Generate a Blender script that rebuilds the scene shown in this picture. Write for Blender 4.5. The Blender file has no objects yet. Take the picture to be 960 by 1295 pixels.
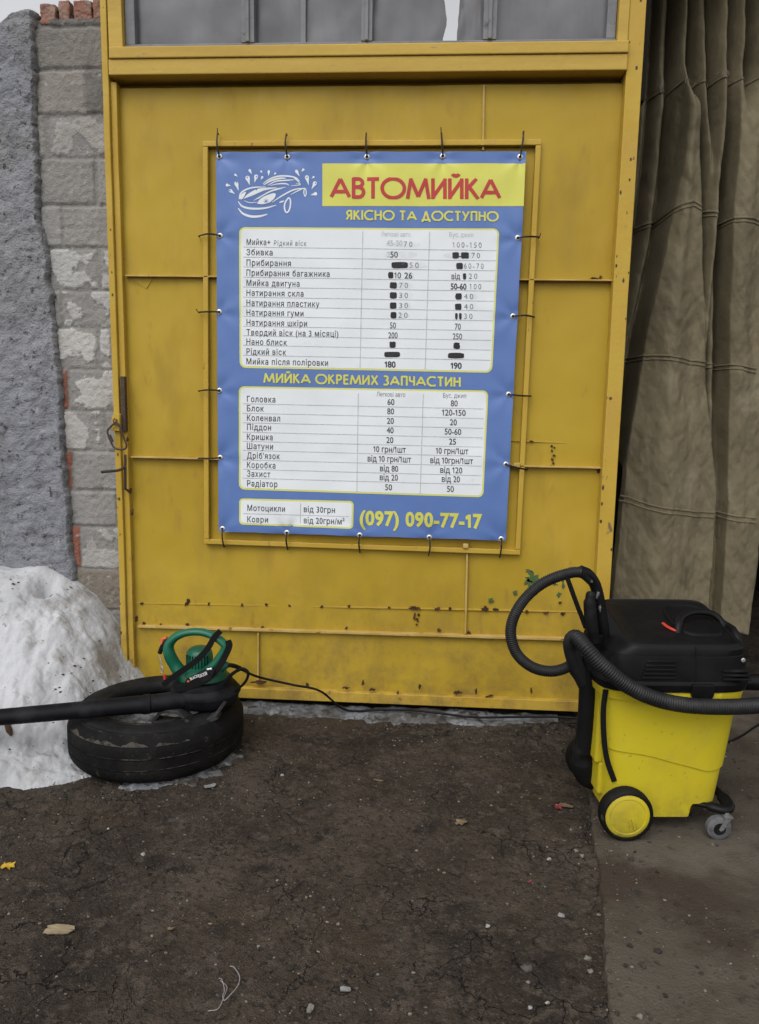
import bpy, bmesh, math, random
import numpy as np
from mathutils import Vector, Matrix, noise, geometry
R = math.radians
random.seed(7)
sc = bpy.context.scene
COL = sc.collection

# ------------------------------------------------------------------ camera
FPX, CX, CY = 935.0, 480.0, 647.5          # focal length in photo pixels, photo centre
CAM = np.array([0.0, -3.2, 1.36])
def cam_axes(yaw, pitch, roll):
    f = np.array([math.sin(yaw)*math.cos(pitch), math.cos(yaw)*math.cos(pitch), -math.sin(pitch)])
    r = np.array([math.cos(yaw), -math.sin(yaw), 0.0]); d = np.cross(f, r)
    return (math.cos(roll)*r+math.sin(roll)*d, -math.sin(roll)*r+math.cos(roll)*d, f)
RR, DD, FF = cam_axes(R(-3.475), R(8.123), R(-0.984))
cd = bpy.data.cameras.new("camera"); cam = bpy.data.objects.new("camera", cd); COL.objects.link(cam)
cd.sensor_fit = 'VERTICAL'; cd.sensor_height = 24; cd.lens = FPX/1295*24
cd.clip_start = 0.05; cd.clip_end = 2000
m = Matrix.Identity(4)
for i in range(3):
    m[i][0] = RR[i]; m[i][1] = -DD[i]; m[i][2] = -FF[i]; m[i][3] = CAM[i]
cam.matrix_world = m
sc.camera = cam

# ------------------------------------------------------------------ world, sun, exposure
SUN_EL, SUN_ROT = R(52), R(200)
w = bpy.data.worlds.new("World"); sc.world = w; w.use_nodes = True
nt = w.node_tree; nt.nodes.clear()
sky = nt.nodes.new("ShaderNodeTexSky"); sky.sky_type = 'NISHITA'; sky.sun_disc = False
sky.sun_elevation = SUN_EL; sky.sun_rotation = SUN_ROT; sky.dust_density = 4; sky.air_density = 1.0
hs = nt.nodes.new("ShaderNodeHueSaturation"); hs.inputs['Saturation'].default_value = 0.10; hs.inputs['Value'].default_value = 3.3   # white overcast deck
bg = nt.nodes.new("ShaderNodeBackground"); bg.inputs['Strength'].default_value = 0.14
wo = nt.nodes.new("ShaderNodeOutputWorld")
nt.links.new(sky.outputs[0], hs.inputs['Color']); nt.links.new(hs.outputs[0], bg.inputs[0]); nt.links.new(bg.outputs[0], wo.inputs[0])
sd = bpy.data.lights.new("sun", 'SUN'); sun = bpy.data.objects.new("sun", sd); COL.objects.link(sun)
sd.energy = 0.55; sd.angle = R(50); sd.color = (1.0, 0.97, 0.92)
# sun stands behind the camera, a little to its left, high
sdir = Vector((0.28, 0.62, -0.95)).normalized()
sun.rotation_euler = sdir.to_track_quat('-Z', 'Y').to_euler()
sc.view_settings.view_transform = 'Standard'; sc.view_settings.look = 'None'
sc.view_settings.exposure = -1.03; sc.view_settings.gamma = 1

# ------------------------------------------------------------------ helpers
def ray(px, py):
    return RR*((px-CX)/FPX) + DD*((py-CY)/FPX) + FF
def at(px, py, Y):                       # photo pixel -> point on the upright plane y = Y
    r = ray(px, py); t = (Y-CAM[1])/r[1]; return CAM+t*r
def atg(px, py, Z=0.0):                  # photo pixel -> point on the level plane z = Z
    r = ray(px, py); t = (Z-CAM[2])/r[2]; return CAM+t*r
def fn(x, y=0.0, z=0.0, octv=4):
    return noise.fractal(Vector((x, y, z)), 1.0, 2.0, octv)
def interp(t, xs, ys): return float(np.interp(t, xs, ys))
def catmull(P, n):
    P = [np.array(p, float) for p in P]; Q = [2*P[0]-P[1]]+P+[2*P[-1]-P[-2]]; out = []
    for i in range(1, len(Q)-2):
        for k in range(n):
            t = k/n; a, b, c, d = Q[i-1:i+3]
            out.append(0.5*((2*b)+(c-a)*t+(2*a-5*b+4*c-d)*t*t+(3*b-a-3*c+d)*t**3))
    out.append(P[-1]); return out

class G:
    def __init__(s): s.v = []; s.f = []
    def add(s, v, f):
        o = len(s.v); s.v += [tuple(float(q) for q in p) for p in v]; s.f += [tuple(i+o for i in q) for q in f]; return s
    def box(s, a, b):
        x0, y0, z0 = a; x1, y1, z1 = b
        return s.add([(x0,y0,z0),(x1,y0,z0),(x1,y1,z0),(x0,y1,z0),(x0,y0,z1),(x1,y0,z1),(x1,y1,z1),(x0,y1,z1)],
              [(0,3,2,1),(4,5,6,7),(0,1,5,4),(1,2,6,5),(2,3,7,6),(3,0,4,7)])
    def hexa(s, front, back):            # two quads (same winding seen from the front)
        return s.add(list(front)+list(back), [(0,1,2,3),(7,6,5,4),(1,0,4,5),(2,1,5,6),(3,2,6,7),(0,3,7,4)])
    def loft(s, rings, cap=True):
        n = len(rings[0]); v = [p for r in rings for p in r]; f = []
        for i in range(len(rings)-1):
            for k in range(n):
                a = i*n+k; b = i*n+(k+1) % n; f.append((a, b, b+n, a+n))
        if cap:
            f.append(tuple(range(n-1, -1, -1))); f.append(tuple(range((len(rings)-1)*n, len(rings)*n)))
        return s.add(v, f)
    def tube(s, pts, r, n=10, flat=(1,1), up=(0,0,1), cap=True):
        P = [np.array(p, float) for p in pts]; N = len(P)
        rs = [r]*N if np.isscalar(r) else list(r)
        T = []
        for i in range(N):
            t = P[min(i+1,N-1)]-P[max(i-1,0)]; T.append(t/(np.linalg.norm(t)+1e-12))
        u = np.array(up, float)
        if abs(np.dot(u, T[0])) > .95: u = np.array((0,1,0.0)) if abs(T[0][1]) < .9 else np.array((1.0,0,0))
        a = u-np.dot(u,T[0])*T[0]; a /= np.linalg.norm(a); rings = []
        for i in range(N):
            a = a-np.dot(a,T[i])*T[i]; a /= np.linalg.norm(a)+1e-12; b = np.cross(T[i], a)
            rings.append([P[i]+rs[i]*(math.cos(q)*a*flat[0]+math.sin(q)*b*flat[1]) for q in [2*math.pi*k/n for k in range(n)]])
        return s.loft(rings, cap)
    def lathe(s, c, axis, prof, n=32, close=False):
        c = np.array(c, float); ax = {'x':0,'y':1,'z':2}[axis]; e = np.eye(3)
        A = e[ax]; B = e[(ax+1)%3]; D = e[(ax+2)%3]
        rings = [[c+A*h+r*(math.cos(q)*B+math.sin(q)*D) for q in [2*math.pi*k/n for k in range(n)]] for r, h in prof]
        if close: rings.append(rings[0])
        return s.loft(rings, not close)
    def prism(s, poly, y0, y1):          # poly of (x, z)
        n = len(poly); v = [(x,y0,z) for x,z in poly]+[(x,y1,z) for x,z in poly]
        f = [tuple(range(n)), tuple(range(2*n-1,n-1,-1))]+[((i+1)%n,i,i+n,(i+1)%n+n) for i in range(n)]
        return s.add(v, f)
    def grid(s, fun, nu, nv):
        v = [fun(i/nu, j/nv) for j in range(nv+1) for i in range(nu+1)]
        f = [(j*(nu+1)+i, j*(nu+1)+i+1, (j+1)*(nu+1)+i+1, (j+1)*(nu+1)+i) for j in range(nv) for i in range(nu)]
        return s.add(v, f)
    def lump(s, c, sx, sy, sz, rough=.25, sub=1, seed=0):
        bm = bmesh.new(); bmesh.ops.create_icosphere(bm, subdivisions=sub, radius=1)
        v = []
        for q in bm.verts:
            k = 1+rough*noise.noise(q.co*1.3+Vector((seed*3.7, seed*1.9, seed)))*1.6
            v.append((c[0]+q.co.x*sx*k, c[1]+q.co.y*sy*k, c[2]+q.co.z*sz*k))
        f = [tuple(p.index for p in q.verts) for q in bm.faces]; bm.free()
        return s.add(v, f)

ORG = {}
def build(name, g, mt, parent=None, smooth=False, bevel=0, recalc=True, angle=40):
    off = ORG.get(parent.name, (0,0,0)) if parent else (0,0,0)
    me = bpy.data.meshes.new(name)
    me.from_pydata([(p[0]-off[0], p[1]-off[1], p[2]-off[2]) for p in g.v], [], g.f)
    if recalc:
        bm = bmesh.new(); bm.from_mesh(me); bmesh.ops.recalc_face_normals(bm, faces=bm.faces); bm.to_mesh(me); bm.free()
    me.materials.append(mt)
    o = bpy.data.objects.new(name, me); COL.objects.link(o)
    if parent: o.parent = parent; ORG[o.name] = off
    if smooth:
        me.polygons.foreach_set('use_smooth', [True]*len(me.polygons))
        if angle < 180: me.set_sharp_from_angle(angle=R(angle))
    if bevel:
        b = o.modifiers.new('bevel', 'BEVEL'); b.width = bevel; b.segments = 2; b.limit_method = 'ANGLE'
    me.update(); return o
def tag(o, label=None, cat=None, group=None, kind=None):
    if label: o['label'] = label
    if cat: o['category'] = cat
    if group: o['group'] = group
    if kind: o['kind'] = kind
    return o
def thing(name, label, cat, base, group=None):
    o = bpy.data.objects.new(name, None); COL.objects.link(o); o.location = base; o.empty_display_size = .1
    ORG[o.name] = tuple(base); return tag(o, label, cat, group)
def solo(name, g, mt, label, cat, group=None, **k):     # a thing that is one mesh, origin at its base
    base = np.array(g.v).mean(0); base[2] = min(p[2] for p in g.v)
    o = build(name, g, mt, **k); me = o.data
    for v in me.vertices: v.co -= Vector(base)
    o.location = base; return tag(o, label, cat, group)

# ------------------------------------------------------------------ materials
def mat(name, col, rough=.6, spec=.35, metal=0.0, layers=(), bumps=(), attr=None, rvar=0.0, emit=None):
    """layers: (colour, scale, lo, hi, detail, stretch) noise masks painted over; bumps: (scale, strength, detail)"""
    M = bpy.data.materials.new(name); M.use_nodes = True; t = M.node_tree; N = t.nodes; L = t.links
    b = N['Principled BSDF']; b.inputs['Roughness'].default_value = rough; b.inputs['Metallic'].default_value = metal
    b.inputs['Specular IOR Level'].default_value = spec
    tc = N.new('ShaderNodeTexCoord')
    cur = None
    if attr:
        a = N.new('ShaderNodeAttribute'); a.attribute_name = attr; cur = a.outputs['Color']
    for i, (c, scale, lo, hi, det, st) in enumerate(layers):
        mp = N.new('ShaderNodeMapping'); mp.inputs['Scale'].default_value = st; mp.inputs['Location'].default_value = (i*3.1, i*1.7, i*2.3)
        L.new(tc.outputs['Object'], mp.inputs[0])
        nz = N.new('ShaderNodeTexNoise'); nz.inputs['Scale'].default_value = scale; nz.inputs['Detail'].default_value = det
        nz.inputs['Roughness'].default_value = .6
        L.new(mp.outputs[0], nz.inputs['Vector'])
        mr = N.new('ShaderNodeMapRange'); mr.inputs['From Min'].default_value = lo; mr.inputs['From Max'].default_value = hi; mr.clamp = True
        L.new(nz.outputs['Fac'], mr.inputs['Value'])
        mx = N.new('ShaderNodeMix'); mx.data_type = 'RGBA'
        L.new(mr.outputs[0], mx.inputs[0])
        if cur is None: mx.inputs[6].default_value = (*col, 1)
        else: L.new(cur, mx.inputs[6])
        mx.inputs[7].default_value = (*c, 1); cur = mx.outputs[2]
    if cur is None: b.inputs['Base Color'].default_value = (*col, 1)
    else: L.new(cur, b.inputs['Base Color'])
    prev = None
    for (scale, stg, det) in bumps:
        nz = N.new('ShaderNodeTexNoise'); nz.inputs['Scale'].default_value = scale; nz.inputs['Detail'].default_value = det
        L.new(tc.outputs['Object'], nz.inputs['Vector'])
        bp = N.new('ShaderNodeBump'); bp.inputs['Strength'].default_value = stg; bp.inputs['Distance'].default_value = 0.01
        L.new(nz.outputs['Fac'], bp.inputs['Height'])
        if prev: L.new(prev, bp.inputs['Normal'])
        prev = bp.outputs[0]
    if prev: L.new(prev, b.inputs['Normal'])
    if rvar:
        nz = N.new('ShaderNodeTexNoise'); nz.inputs['Scale'].default_value = 12; nz.inputs['Detail'].default_value = 5
        L.new(tc.outputs['Object'], nz.inputs['Vector'])
        mr = N.new('ShaderNodeMapRange'); mr.inputs['To Min'].default_value = rough-rvar; mr.inputs['To Max'].default_value = rough+rvar
        mr.inputs['From Min'].default_value = .3; mr.inputs['From Max'].default_value = .7
        L.new(nz.outputs['Fac'], mr.inputs['Value']); L.new(mr.outputs[0], b.inputs['Roughness'])
    return M
S1 = (1,1,1)
RUST = (0.085, 0.038, 0.018)
YEL = (0.385, 0.264, 0.026)
M_door = mat('yellow_paint', YEL, .5, .2, layers=[((.325,.210,.019),1.3,.35,.7,4,S1), ((.42,.28,.038),2.2,.5,.75,5,(1,1,.4)),
     ((.285,.19,.026),3.0,.53,.72,9,(1.6,1,.5)), ((.29,.175,.03),14,.62,.76,9,(1,1,.4)), (RUST,60,.755,.775,3,S1)],
     bumps=[(2.2,.10,3),(9,.04,4),(140,.04,4)], rvar=.12)
def add_splash(M, z0, z1, colr, scale):                 # mud thrown up from the ground
    t = M.node_tree; N = t.nodes; L = t.links; b = N['Principled BSDF']
    tc = N.new('ShaderNodeTexCoord'); sx = N.new('ShaderNodeSeparateXYZ'); L.new(tc.outputs['Object'], sx.inputs[0])
    mr = N.new('ShaderNodeMapRange'); mr.inputs['From Min'].default_value = z1; mr.inputs['From Max'].default_value = z0; L.new(sx.outputs['Z'], mr.inputs['Value'])
    nz = N.new('ShaderNodeTexNoise'); nz.inputs['Scale'].default_value = scale; nz.inputs['Detail'].default_value = 10; nz.inputs['Roughness'].default_value = .7
    L.new(tc.outputs['Object'], nz.inputs['Vector'])
    m2 = N.new('ShaderNodeMapRange'); m2.inputs['From Min'].default_value = .42; m2.inputs['From Max'].default_value = .68; L.new(nz.outputs['Fac'], m2.inputs['Value'])
    mu = N.new('ShaderNodeMath'); mu.operation = 'MULTIPLY'; L.new(mr.outputs[0], mu.inputs[0]); L.new(m2.outputs[0], mu.inputs[1])
    mx = N.new('ShaderNodeMix'); mx.data_type = 'RGBA'; L.new(mu.outputs[0], mx.inputs[0]); L.new(b.inputs['Base Color'].links[0].from_socket, mx.inputs[6])
    mx.inputs[7].default_value = (*colr,1); L.new(mx.outputs[2], b.inputs['Base Color'])
add_splash(M_door, -.1, .75, (.15,.10,.035), 7)
M_stile = mat('worn_yellow_paint', (.43,.29,.045), .5, .2, layers=[((.38,.24,.03),3,.4,.7,5,S1), ((.40,.25,.06),9,.55,.75,6,(1,1,.25)),
     ((.16,.10,.055),22,.665,.70,6,(1,1,.35)), (RUST,34,.70,.72,4,(1,1,.6))], bumps=[(60,.12,5)], rvar=.12)
add_splash(M_stile, .02, .7, (.19,.125,.04), 9)
M_wood = mat('yellow_painted_board', (.45,.305,.062), .6, .2, layers=[((.39,.255,.05),5,.4,.65,5,(.25,1,3)), ((.27,.20,.09),16,.655,.70,7,(.3,1,2.2)),
     ((.2,.19,.14),11,.70,.72,5,(.5,1,2))], bumps=[(30,.2,6)])
M_bar = mat('bare_edge_paint', (.44,.31,.11), .55, .2, layers=[((.36,.23,.05),8,.42,.65,5,S1), (RUST,18,.62,.68,6,(1,1,1))], bumps=[(70,.15,4)])
M_rust = mat('rust', (.09,.04,.022), .85, .2, layers=[((.03,.015,.01),30,.4,.6,5,S1), ((.20,.10,.04),45,.58,.7,5,S1)], bumps=[(120,.4,4)])
M_skid = mat('dusty_black_plastic', (.022,.022,.023), .7, .25, layers=[((.04,.038,.036),20,.5,.7,7,S1)])
M_steel = mat('rusty_steel', (.045,.033,.028), .6, .4, .3, layers=[((.10,.05,.03),60,.5,.65,5,S1)], bumps=[(150,.3,4)])
M_green = mat('old_green_paint', (.045,.085,.028), .6, .3, layers=[((.06,.105,.035),40,.4,.6,3,S1)])
M_greyframe = mat('grey_painted_wood', (.175,.177,.188), .65, .3, layers=[((.13,.13,.138),6,.4,.65,6,S1), ((.09,.085,.085),20,.6,.7,6,S1)], bumps=[(50,.2,5)])
M_film = mat('grey_film', (.105,.106,.114), .25, .35, layers=[((.07,.07,.076),2.6,.42,.62,9,S1), ((.14,.14,.15),3.0,.5,.7,6,(1,1,.4)), ((.11,.095,.092),4.0,.62,.72,6,(4,1,.4))], bumps=[(4,.15,3)])
M_glass = mat('clear_glass', (.9,.9,.9), .03, .5)
M_glass.node_tree.nodes['Principled BSDF'].inputs['Transmission Weight'].default_value = 1.0
M_glass.node_tree.nodes['Principled BSDF'].inputs['IOR'].default_value = 1.02
M_blue = mat('blue_banner_vinyl', (.092,.163,.385), .5, .35, layers=[((.083,.15,.36),3,.4,.7,5,S1), ((.103,.178,.405),7,.55,.75,4,S1)], bumps=[(900,.05,2)], rvar=.08)
M_white = mat('white_print', (.66,.69,.71), .5, .35, layers=[((.60,.63,.65),3,.4,.75,5,S1), ((.52,.54,.56),14,.66,.78,6,S1)], bumps=[(900,.05,2)])
M_yprint = mat('yellow_print', (.55,.54,.095), .5, .35, layers=[((.50,.49,.09),5,.4,.7,4,S1)], bumps=[(900,.05,2)])
M_yborder = mat('yellow_border_print', (.58,.58,.16), .5, .3)
M_red = mat('red_print', (.40,.028,.025), .5, .35, layers=[((.36,.03,.03),9,.4,.7,4,S1)])
M_ink = mat('dark_ink', (.05,.05,.058), .6, .3)
M_ink2 = mat('worn_marker_ink', (.10,.10,.105), .7, .2, layers=[((.26,.27,.28),90,.5,.62,4,S1)])
M_ghost = mat('faded_ink', (.34,.355,.37), .6, .3, layers=[((.45,.46,.48),60,.45,.6,4,S1)])
M_haze = mat('smudged_ink', (.57,.595,.61), .6, .3, layers=[((.63,.66,.68),25,.4,.65,5,S1)])
M_blot = mat('black_marker', (.018,.018,.02), .55, .3, layers=[((.07,.07,.075),70,.6,.72,4,S1)])
M_eyelet = mat('nickel_eyelet', (.62,.60,.55), .35, .5, .7)
M_tie = mat('dark_wire', (.02,.016,.014), .6, .3)
M_plaster = mat('rough_grey_plaster', (.21,.21,.22), .95, .15, attr='tone', layers=[((.145,.147,.158),9,.50,.68,12,S1), ((.275,.277,.285),20,.56,.70,10,S1), ((.07,.068,.068),34,.58,.66,9,S1)],
     bumps=[(40,1.0,10),(130,.8,6)])
M_block = mat('concrete_block', (.3,.3,.3), .95, .15, attr='tone', layers=[((.17,.155,.14),9,.58,.78,8,S1), ((.36,.35,.335),30,.60,.75,7,S1), ((.12,.11,.10),75,.66,.72,5,S1)], bumps=[(45,.5,8),(160,.5,5)])
M_brick = mat('red_brick', (.22,.11,.082), .95, .15, layers=[((.27,.18,.145),14,.45,.65,7,S1), ((.22,.20,.18),9,.58,.68,7,S1)], bumps=[(60,.7,7)])
M_snow = mat('dirty_snow', (.405,.41,.425), .9, .2, layers=[((.32,.325,.335),3.5,.42,.62,7,S1), ((.45,.455,.47),7,.52,.72,6,S1), ((.21,.195,.178),5,.55,.66,11,S1), ((.09,.08,.07),26,.655,.70,9,S1), ((.12,.105,.09),80,.675,.70,6,S1)],
     bumps=[(16,.8,5),(70,.35,4)])
M_ice = mat('grey_ice', (.12,.125,.135), .6, .3, layers=[((.06,.057,.055),12,.42,.58,9,S1), ((.20,.205,.215),20,.56,.7,8,S1), ((.03,.026,.022),24,.54,.62,9,S1)], bumps=[(60,.5,7)])
M_rubber = mat('worn_rubber', (.0065,.0064,.0066), .65, .14, layers=[((.016,.0155,.015),7,.45,.7,7,S1), ((.05,.046,.04),16,.64,.74,8,(1,1,3))], bumps=[(80,.25,6)], rvar=.1)
M_tread = mat('tread_rubber', (.0055,.0053,.0053), .75, .1, layers=[((.014,.013,.012),9,.48,.68,10,S1), ((.045,.04,.035),30,.62,.72,9,S1)], bumps=[(90,.3,6)])
M_dust = mat('dried_mud', (.062,.056,.047), .95, .1, layers=[((.022,.020,.018),40,.45,.6,6,S1)], bumps=[(120,.4,5)])
M_blk = mat('black_plastic', (.0045,.0045,.005), .45, .14, layers=[((.008,.0078,.0076),6,.5,.72,8,S1), ((.045,.043,.04),50,.70,.75,6,S1)], bumps=[(300,.05,2)], rvar=.12)
M_blkmat = mat('matte_black_plastic', (.0055,.0055,.006), .6, .15, layers=[((.017,.0165,.016),12,.52,.72,7,S1)], bumps=[(200,.1,4)], rvar=.1)
M_hose = mat('hose_black', (.011,.011,.012), .5, .25, layers=[((.026,.025,.025),9,.5,.7,6,S1)], rvar=.08)
M_pipe = mat('blower_black', (.005,.0053,.007), .55, .10, layers=[((.017,.017,.019),10,.45,.7,7,S1)], bumps=[(250,.06,3)])
M_grey = mat('grey_rubber', (.10,.10,.105), .6, .3, layers=[((.05,.05,.05),30,.5,.65,6,S1)])
M_vyel = mat('vacuum_yellow', (.47,.385,.018), .45, .25, layers=[((.42,.335,.018),4,.4,.7,6,S1), ((.40,.32,.03),7,.55,.80,10,(1,1,.6)), ((.14,.11,.03),60,.66,.72,6,S1), ((.05,.04,.03),120,.745,.76,3,S1)], bumps=[(400,.06,2),(6,.04,3)], rvar=.1)
add_splash(M_vyel, -.05, .17, (.16,.13,.04), 16)
M_grn = mat('blower_green', (.004,.085,.045), .42, .4, layers=[((.006,.105,.058),12,.45,.7,5,S1), ((.02,.075,.05),40,.66,.74,6,S1)], bumps=[(300,.05,2)])
M_grn_d = mat('slit_dark', (.004,.02,.012), .8, .1)
M_orange = mat('orange_plastic', (.55,.10,.03), .45, .35)
M_redp = mat('red_plastic', (.42,.035,.02), .45, .35)
M_strap = mat('black_webbing', (.008,.008,.008), .9, .1, bumps=[(400,.3,2)])
M_letter = mat('pale_print', (.55,.56,.56), .6, .3)
M_chrome = mat('steel_clip', (.5,.49,.47), .35, .5, .8)
M_canvas = mat('waxed_canvas', (.158,.134,.082), .85, .2, layers=[((.112,.094,.06),2.2,.4,.68,8,(1.5,1,.7)), ((.20,.174,.118),4,.54,.74,8,(1,1,.6)), ((.07,.058,.04),5,.60,.76,9,(1.4,1,.6))], bumps=[(9,.7,8),(45,.25,6),(600,.25,2)])
M_canvas2 = mat('seam_thread', (.20,.18,.14), .9, .1)
M_inside = mat('dark_interior', (.02,.018,.016), .95, .1)
M_wallr = mat('render_grey', (.22,.21,.20), .95, .1, layers=[((.16,.15,.14),4,.4,.7,6,S1)])
M_darkwood = mat('dark_board', (.06,.035,.022), .85, .2, bumps=[(60,.3,5)])

# ------------------------------------------------------------------ ground
def slab_edge(y):
    xe = interp(y, [-3.0,-1.69,-1.456,-.958,-.194,0], [.36,.451,.489,.573,.69,.71])
    return xe + .012*fn(y*5,3.3) + .006*fn(y*22,1.1)
def ground_h(x, y):
    h = .012*fn(x*1.6, y*1.6, .3, 3) + .007*fn(x*6, y*6, 1.3, 4) + .005*fn(x*24, y*24, 2.1, 3)
    h -= .012
    d = math.hypot((x+.10)/.16, (y+.62)/.10)                  # shallow dark dip before the door
    if d < 1: h -= .012*(1-d*d)
    return h
def axis(a, b, step, far, grow=1.35):
    v = list(np.arange(a, b+step/2, step)); s = step; lo = []; hi = []; x = a
    while x > -far: s *= grow; x -= s; lo.append(x)
    s = step; x = b
    while x < far: s *= grow; x += s; hi.append(x)
    return lo[::-1]+v+hi
gx = axis(-1.9, 1.55, .0085, 300); gy = axis(-2.05, .02, .0085, 300)
def gpt(x, y):
    n = ground_h(x, y) if abs(x) < 4 and abs(y) < 5 else -.012
    if x > slab_edge(y)+.01 and y > -3: n = min(n, -.004)
    return (x, y, n)
g = G(); nx = len(gx)
g.v = [gpt(x, y) for y in gy for x in gx]
g.f = [(j*nx+i, j*nx+i+1, (j+1)*nx+i+1, (j+1)*nx+i) for j in range(len(gy)-1) for i in range(nx-1)]
M_ground = mat('damp_dirt', (.047,.0355,.0255), .9, .2, layers=[((.029,.0215,.0160),1.4,.42,.58,9,S1), ((.064,.050,.0375),3.0,.50,.64,10,S1), ((.019,.0148,.0115),7,.54,.66,10,S1),
     ((.072,.057,.043),22,.52,.66,10,S1), ((.020,.016,.013),55,.52,.64,8,S1), ((.078,.066,.054),110,.58,.68,6,S1), ((.085,.078,.070),95,.69,.73,4,S1), ((.013,.011,.010),60,.665,.70,6,S1), ((.055,.040,.024),2.2,.55,.75,6,S1)], bumps=[(18,.8,9),(70,1.0,8),(220,.8,5)])
def add_cracks(M, scale, width, colr, lo, hi):  # bumped crack lines, with their inner shade painted in as a dark colour
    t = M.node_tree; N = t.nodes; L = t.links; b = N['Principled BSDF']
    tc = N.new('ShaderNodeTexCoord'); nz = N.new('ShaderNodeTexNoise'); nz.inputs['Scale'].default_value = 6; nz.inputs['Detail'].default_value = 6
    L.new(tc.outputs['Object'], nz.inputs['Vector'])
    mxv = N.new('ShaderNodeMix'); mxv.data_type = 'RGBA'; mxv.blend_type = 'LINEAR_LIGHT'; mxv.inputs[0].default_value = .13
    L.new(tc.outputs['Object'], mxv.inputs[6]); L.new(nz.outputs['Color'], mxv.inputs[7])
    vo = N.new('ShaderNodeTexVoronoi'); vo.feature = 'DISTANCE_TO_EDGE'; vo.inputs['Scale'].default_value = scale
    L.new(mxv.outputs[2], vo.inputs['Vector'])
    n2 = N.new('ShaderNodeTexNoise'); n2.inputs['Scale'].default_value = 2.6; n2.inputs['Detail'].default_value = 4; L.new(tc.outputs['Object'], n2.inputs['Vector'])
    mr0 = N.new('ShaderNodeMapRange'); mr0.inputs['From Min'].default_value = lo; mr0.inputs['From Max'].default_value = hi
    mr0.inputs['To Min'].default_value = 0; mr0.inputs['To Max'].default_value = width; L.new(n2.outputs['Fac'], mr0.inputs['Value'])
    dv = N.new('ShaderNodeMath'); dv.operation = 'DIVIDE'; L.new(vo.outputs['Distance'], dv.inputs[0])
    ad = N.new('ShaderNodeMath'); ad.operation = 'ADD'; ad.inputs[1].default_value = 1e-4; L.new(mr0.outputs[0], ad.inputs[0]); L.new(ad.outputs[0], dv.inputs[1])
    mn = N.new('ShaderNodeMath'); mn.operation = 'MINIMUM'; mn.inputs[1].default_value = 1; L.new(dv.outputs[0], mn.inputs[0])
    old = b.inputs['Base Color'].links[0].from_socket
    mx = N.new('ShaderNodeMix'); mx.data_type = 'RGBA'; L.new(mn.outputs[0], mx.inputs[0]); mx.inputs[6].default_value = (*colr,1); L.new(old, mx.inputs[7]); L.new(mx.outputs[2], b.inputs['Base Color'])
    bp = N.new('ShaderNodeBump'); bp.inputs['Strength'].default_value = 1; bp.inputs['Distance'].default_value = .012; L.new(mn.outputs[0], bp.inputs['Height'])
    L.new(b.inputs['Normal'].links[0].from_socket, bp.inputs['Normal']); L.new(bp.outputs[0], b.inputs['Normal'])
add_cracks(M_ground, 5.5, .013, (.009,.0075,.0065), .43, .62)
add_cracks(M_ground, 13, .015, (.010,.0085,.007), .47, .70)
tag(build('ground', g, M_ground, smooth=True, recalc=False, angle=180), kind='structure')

g = G()
SL = .0125
def slab_pt(u, v):
    y = -3.0 + v*3.6; xe = slab_edge(y); x = xe + (u**1.6)*(2.6-xe)
    z = SL - .008*max(0,1-u/.06)*(.6+.6*fn(y*9,2.2)) + .0025*fn(x*5, y*5, 4) + .0014*fn(x*30, y*30, 5)
    if u == 0: z = -.02; x -= .004
    return (x, y, z)
g.grid(slab_pt, 150, 300)
M_slab = mat('dirty_concrete', (.076,.064,.048), .9, .2, layers=[((.055,.046,.034),2.2,.38,.66,8,S1), ((.098,.086,.070),4,.50,.74,8,S1), ((.040,.030,.0215),2.6,.47,.60,10,S1), ((.030,.024,.020),20,.60,.70,8,S1), ((.11,.10,.088),90,.70,.74,4,S1)], bumps=[(30,.4,8),(140,.6,6)])
tag(build('pavement', g, M_slab, smooth=True, recalc=False, angle=60), kind='structure')

# ------------------------------------------------------------------ walls on the left
def set_tone(o, cols):
    a = o.data.color_attributes.new('tone', 'FLOAT_COLOR', 'POINT')
    a.data.foreach_set('color', np.array([(c[0],c[1],c[2],1) for c in cols], dtype=np.float32).ravel())
WY = .05
XD = -1.352                               # left edge of the door frame
joints = [-75,-20,34,88,145,200,260,314,367,414,467,518,570,620,665,719,770,820,870]
zj = [at(100, y, WY)[2] for y in joints]
CON = (.235,.222,.205); WHT = (.36,.355,.345); DRK = (.175,.165,.152); BRK = (.25,.105,.075); MOR = (.205,.197,.185); CEM = (.235,.228,.218)
rows = {3:[(40,107,(.27,.25,.225)),(107,150,DRK)], 4:[(42,55,(.27,.26,.24)),(63,140,(.30,.285,.265))], 5:[(50,120,(.21,.20,.188)),(124,150,(.23,.22,.205))],
  6:[(52,78,CEM),(80,150,(.22,.21,.197))], 7:[(62,123,WHT),(128,150,WHT)], 8:[(64,77,CEM),(79,150,WHT)], 9:[(64,123,(.40,.385,.365)),(127,150,WHT)],
  10:[(71,85,BRK),(87,150,(.39,.375,.355))], 11:[(74,82,CEM),(78,132,(.36,.35,.33)),(135,150,CEM)], 12:[(80,91,BRK),(94,152,CEM)], 13:[(85,148,CEM),(150,156,CEM)],
  14:[(92,102,BRK),(103,156,(.32,.31,.295))], 15:[(90,160,(.17,.15,.125))], 2:[(38,135,(.22,.205,.185))], 1:[(60,135,DRK)], 16:[(90,160,DRK)], 17:[(90,160,DRK)]}
cells = []
for r, L_ in rows.items():
    zt, zb = zj[r], zj[r+1]
    for (a, b, c) in L_:
        ym = (joints[r]+joints[r+1])/2
        cells.append((at(a,ym,WY)[0], at(b,ym,WY)[0], zb+.005, zt-.005, c))
cx0, cx1, cz0, cz1 = -1.725, XD+.02, -.05, at(100,24,WY)[2]
nu, nv = 84, 520
P, T = [], []
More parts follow.
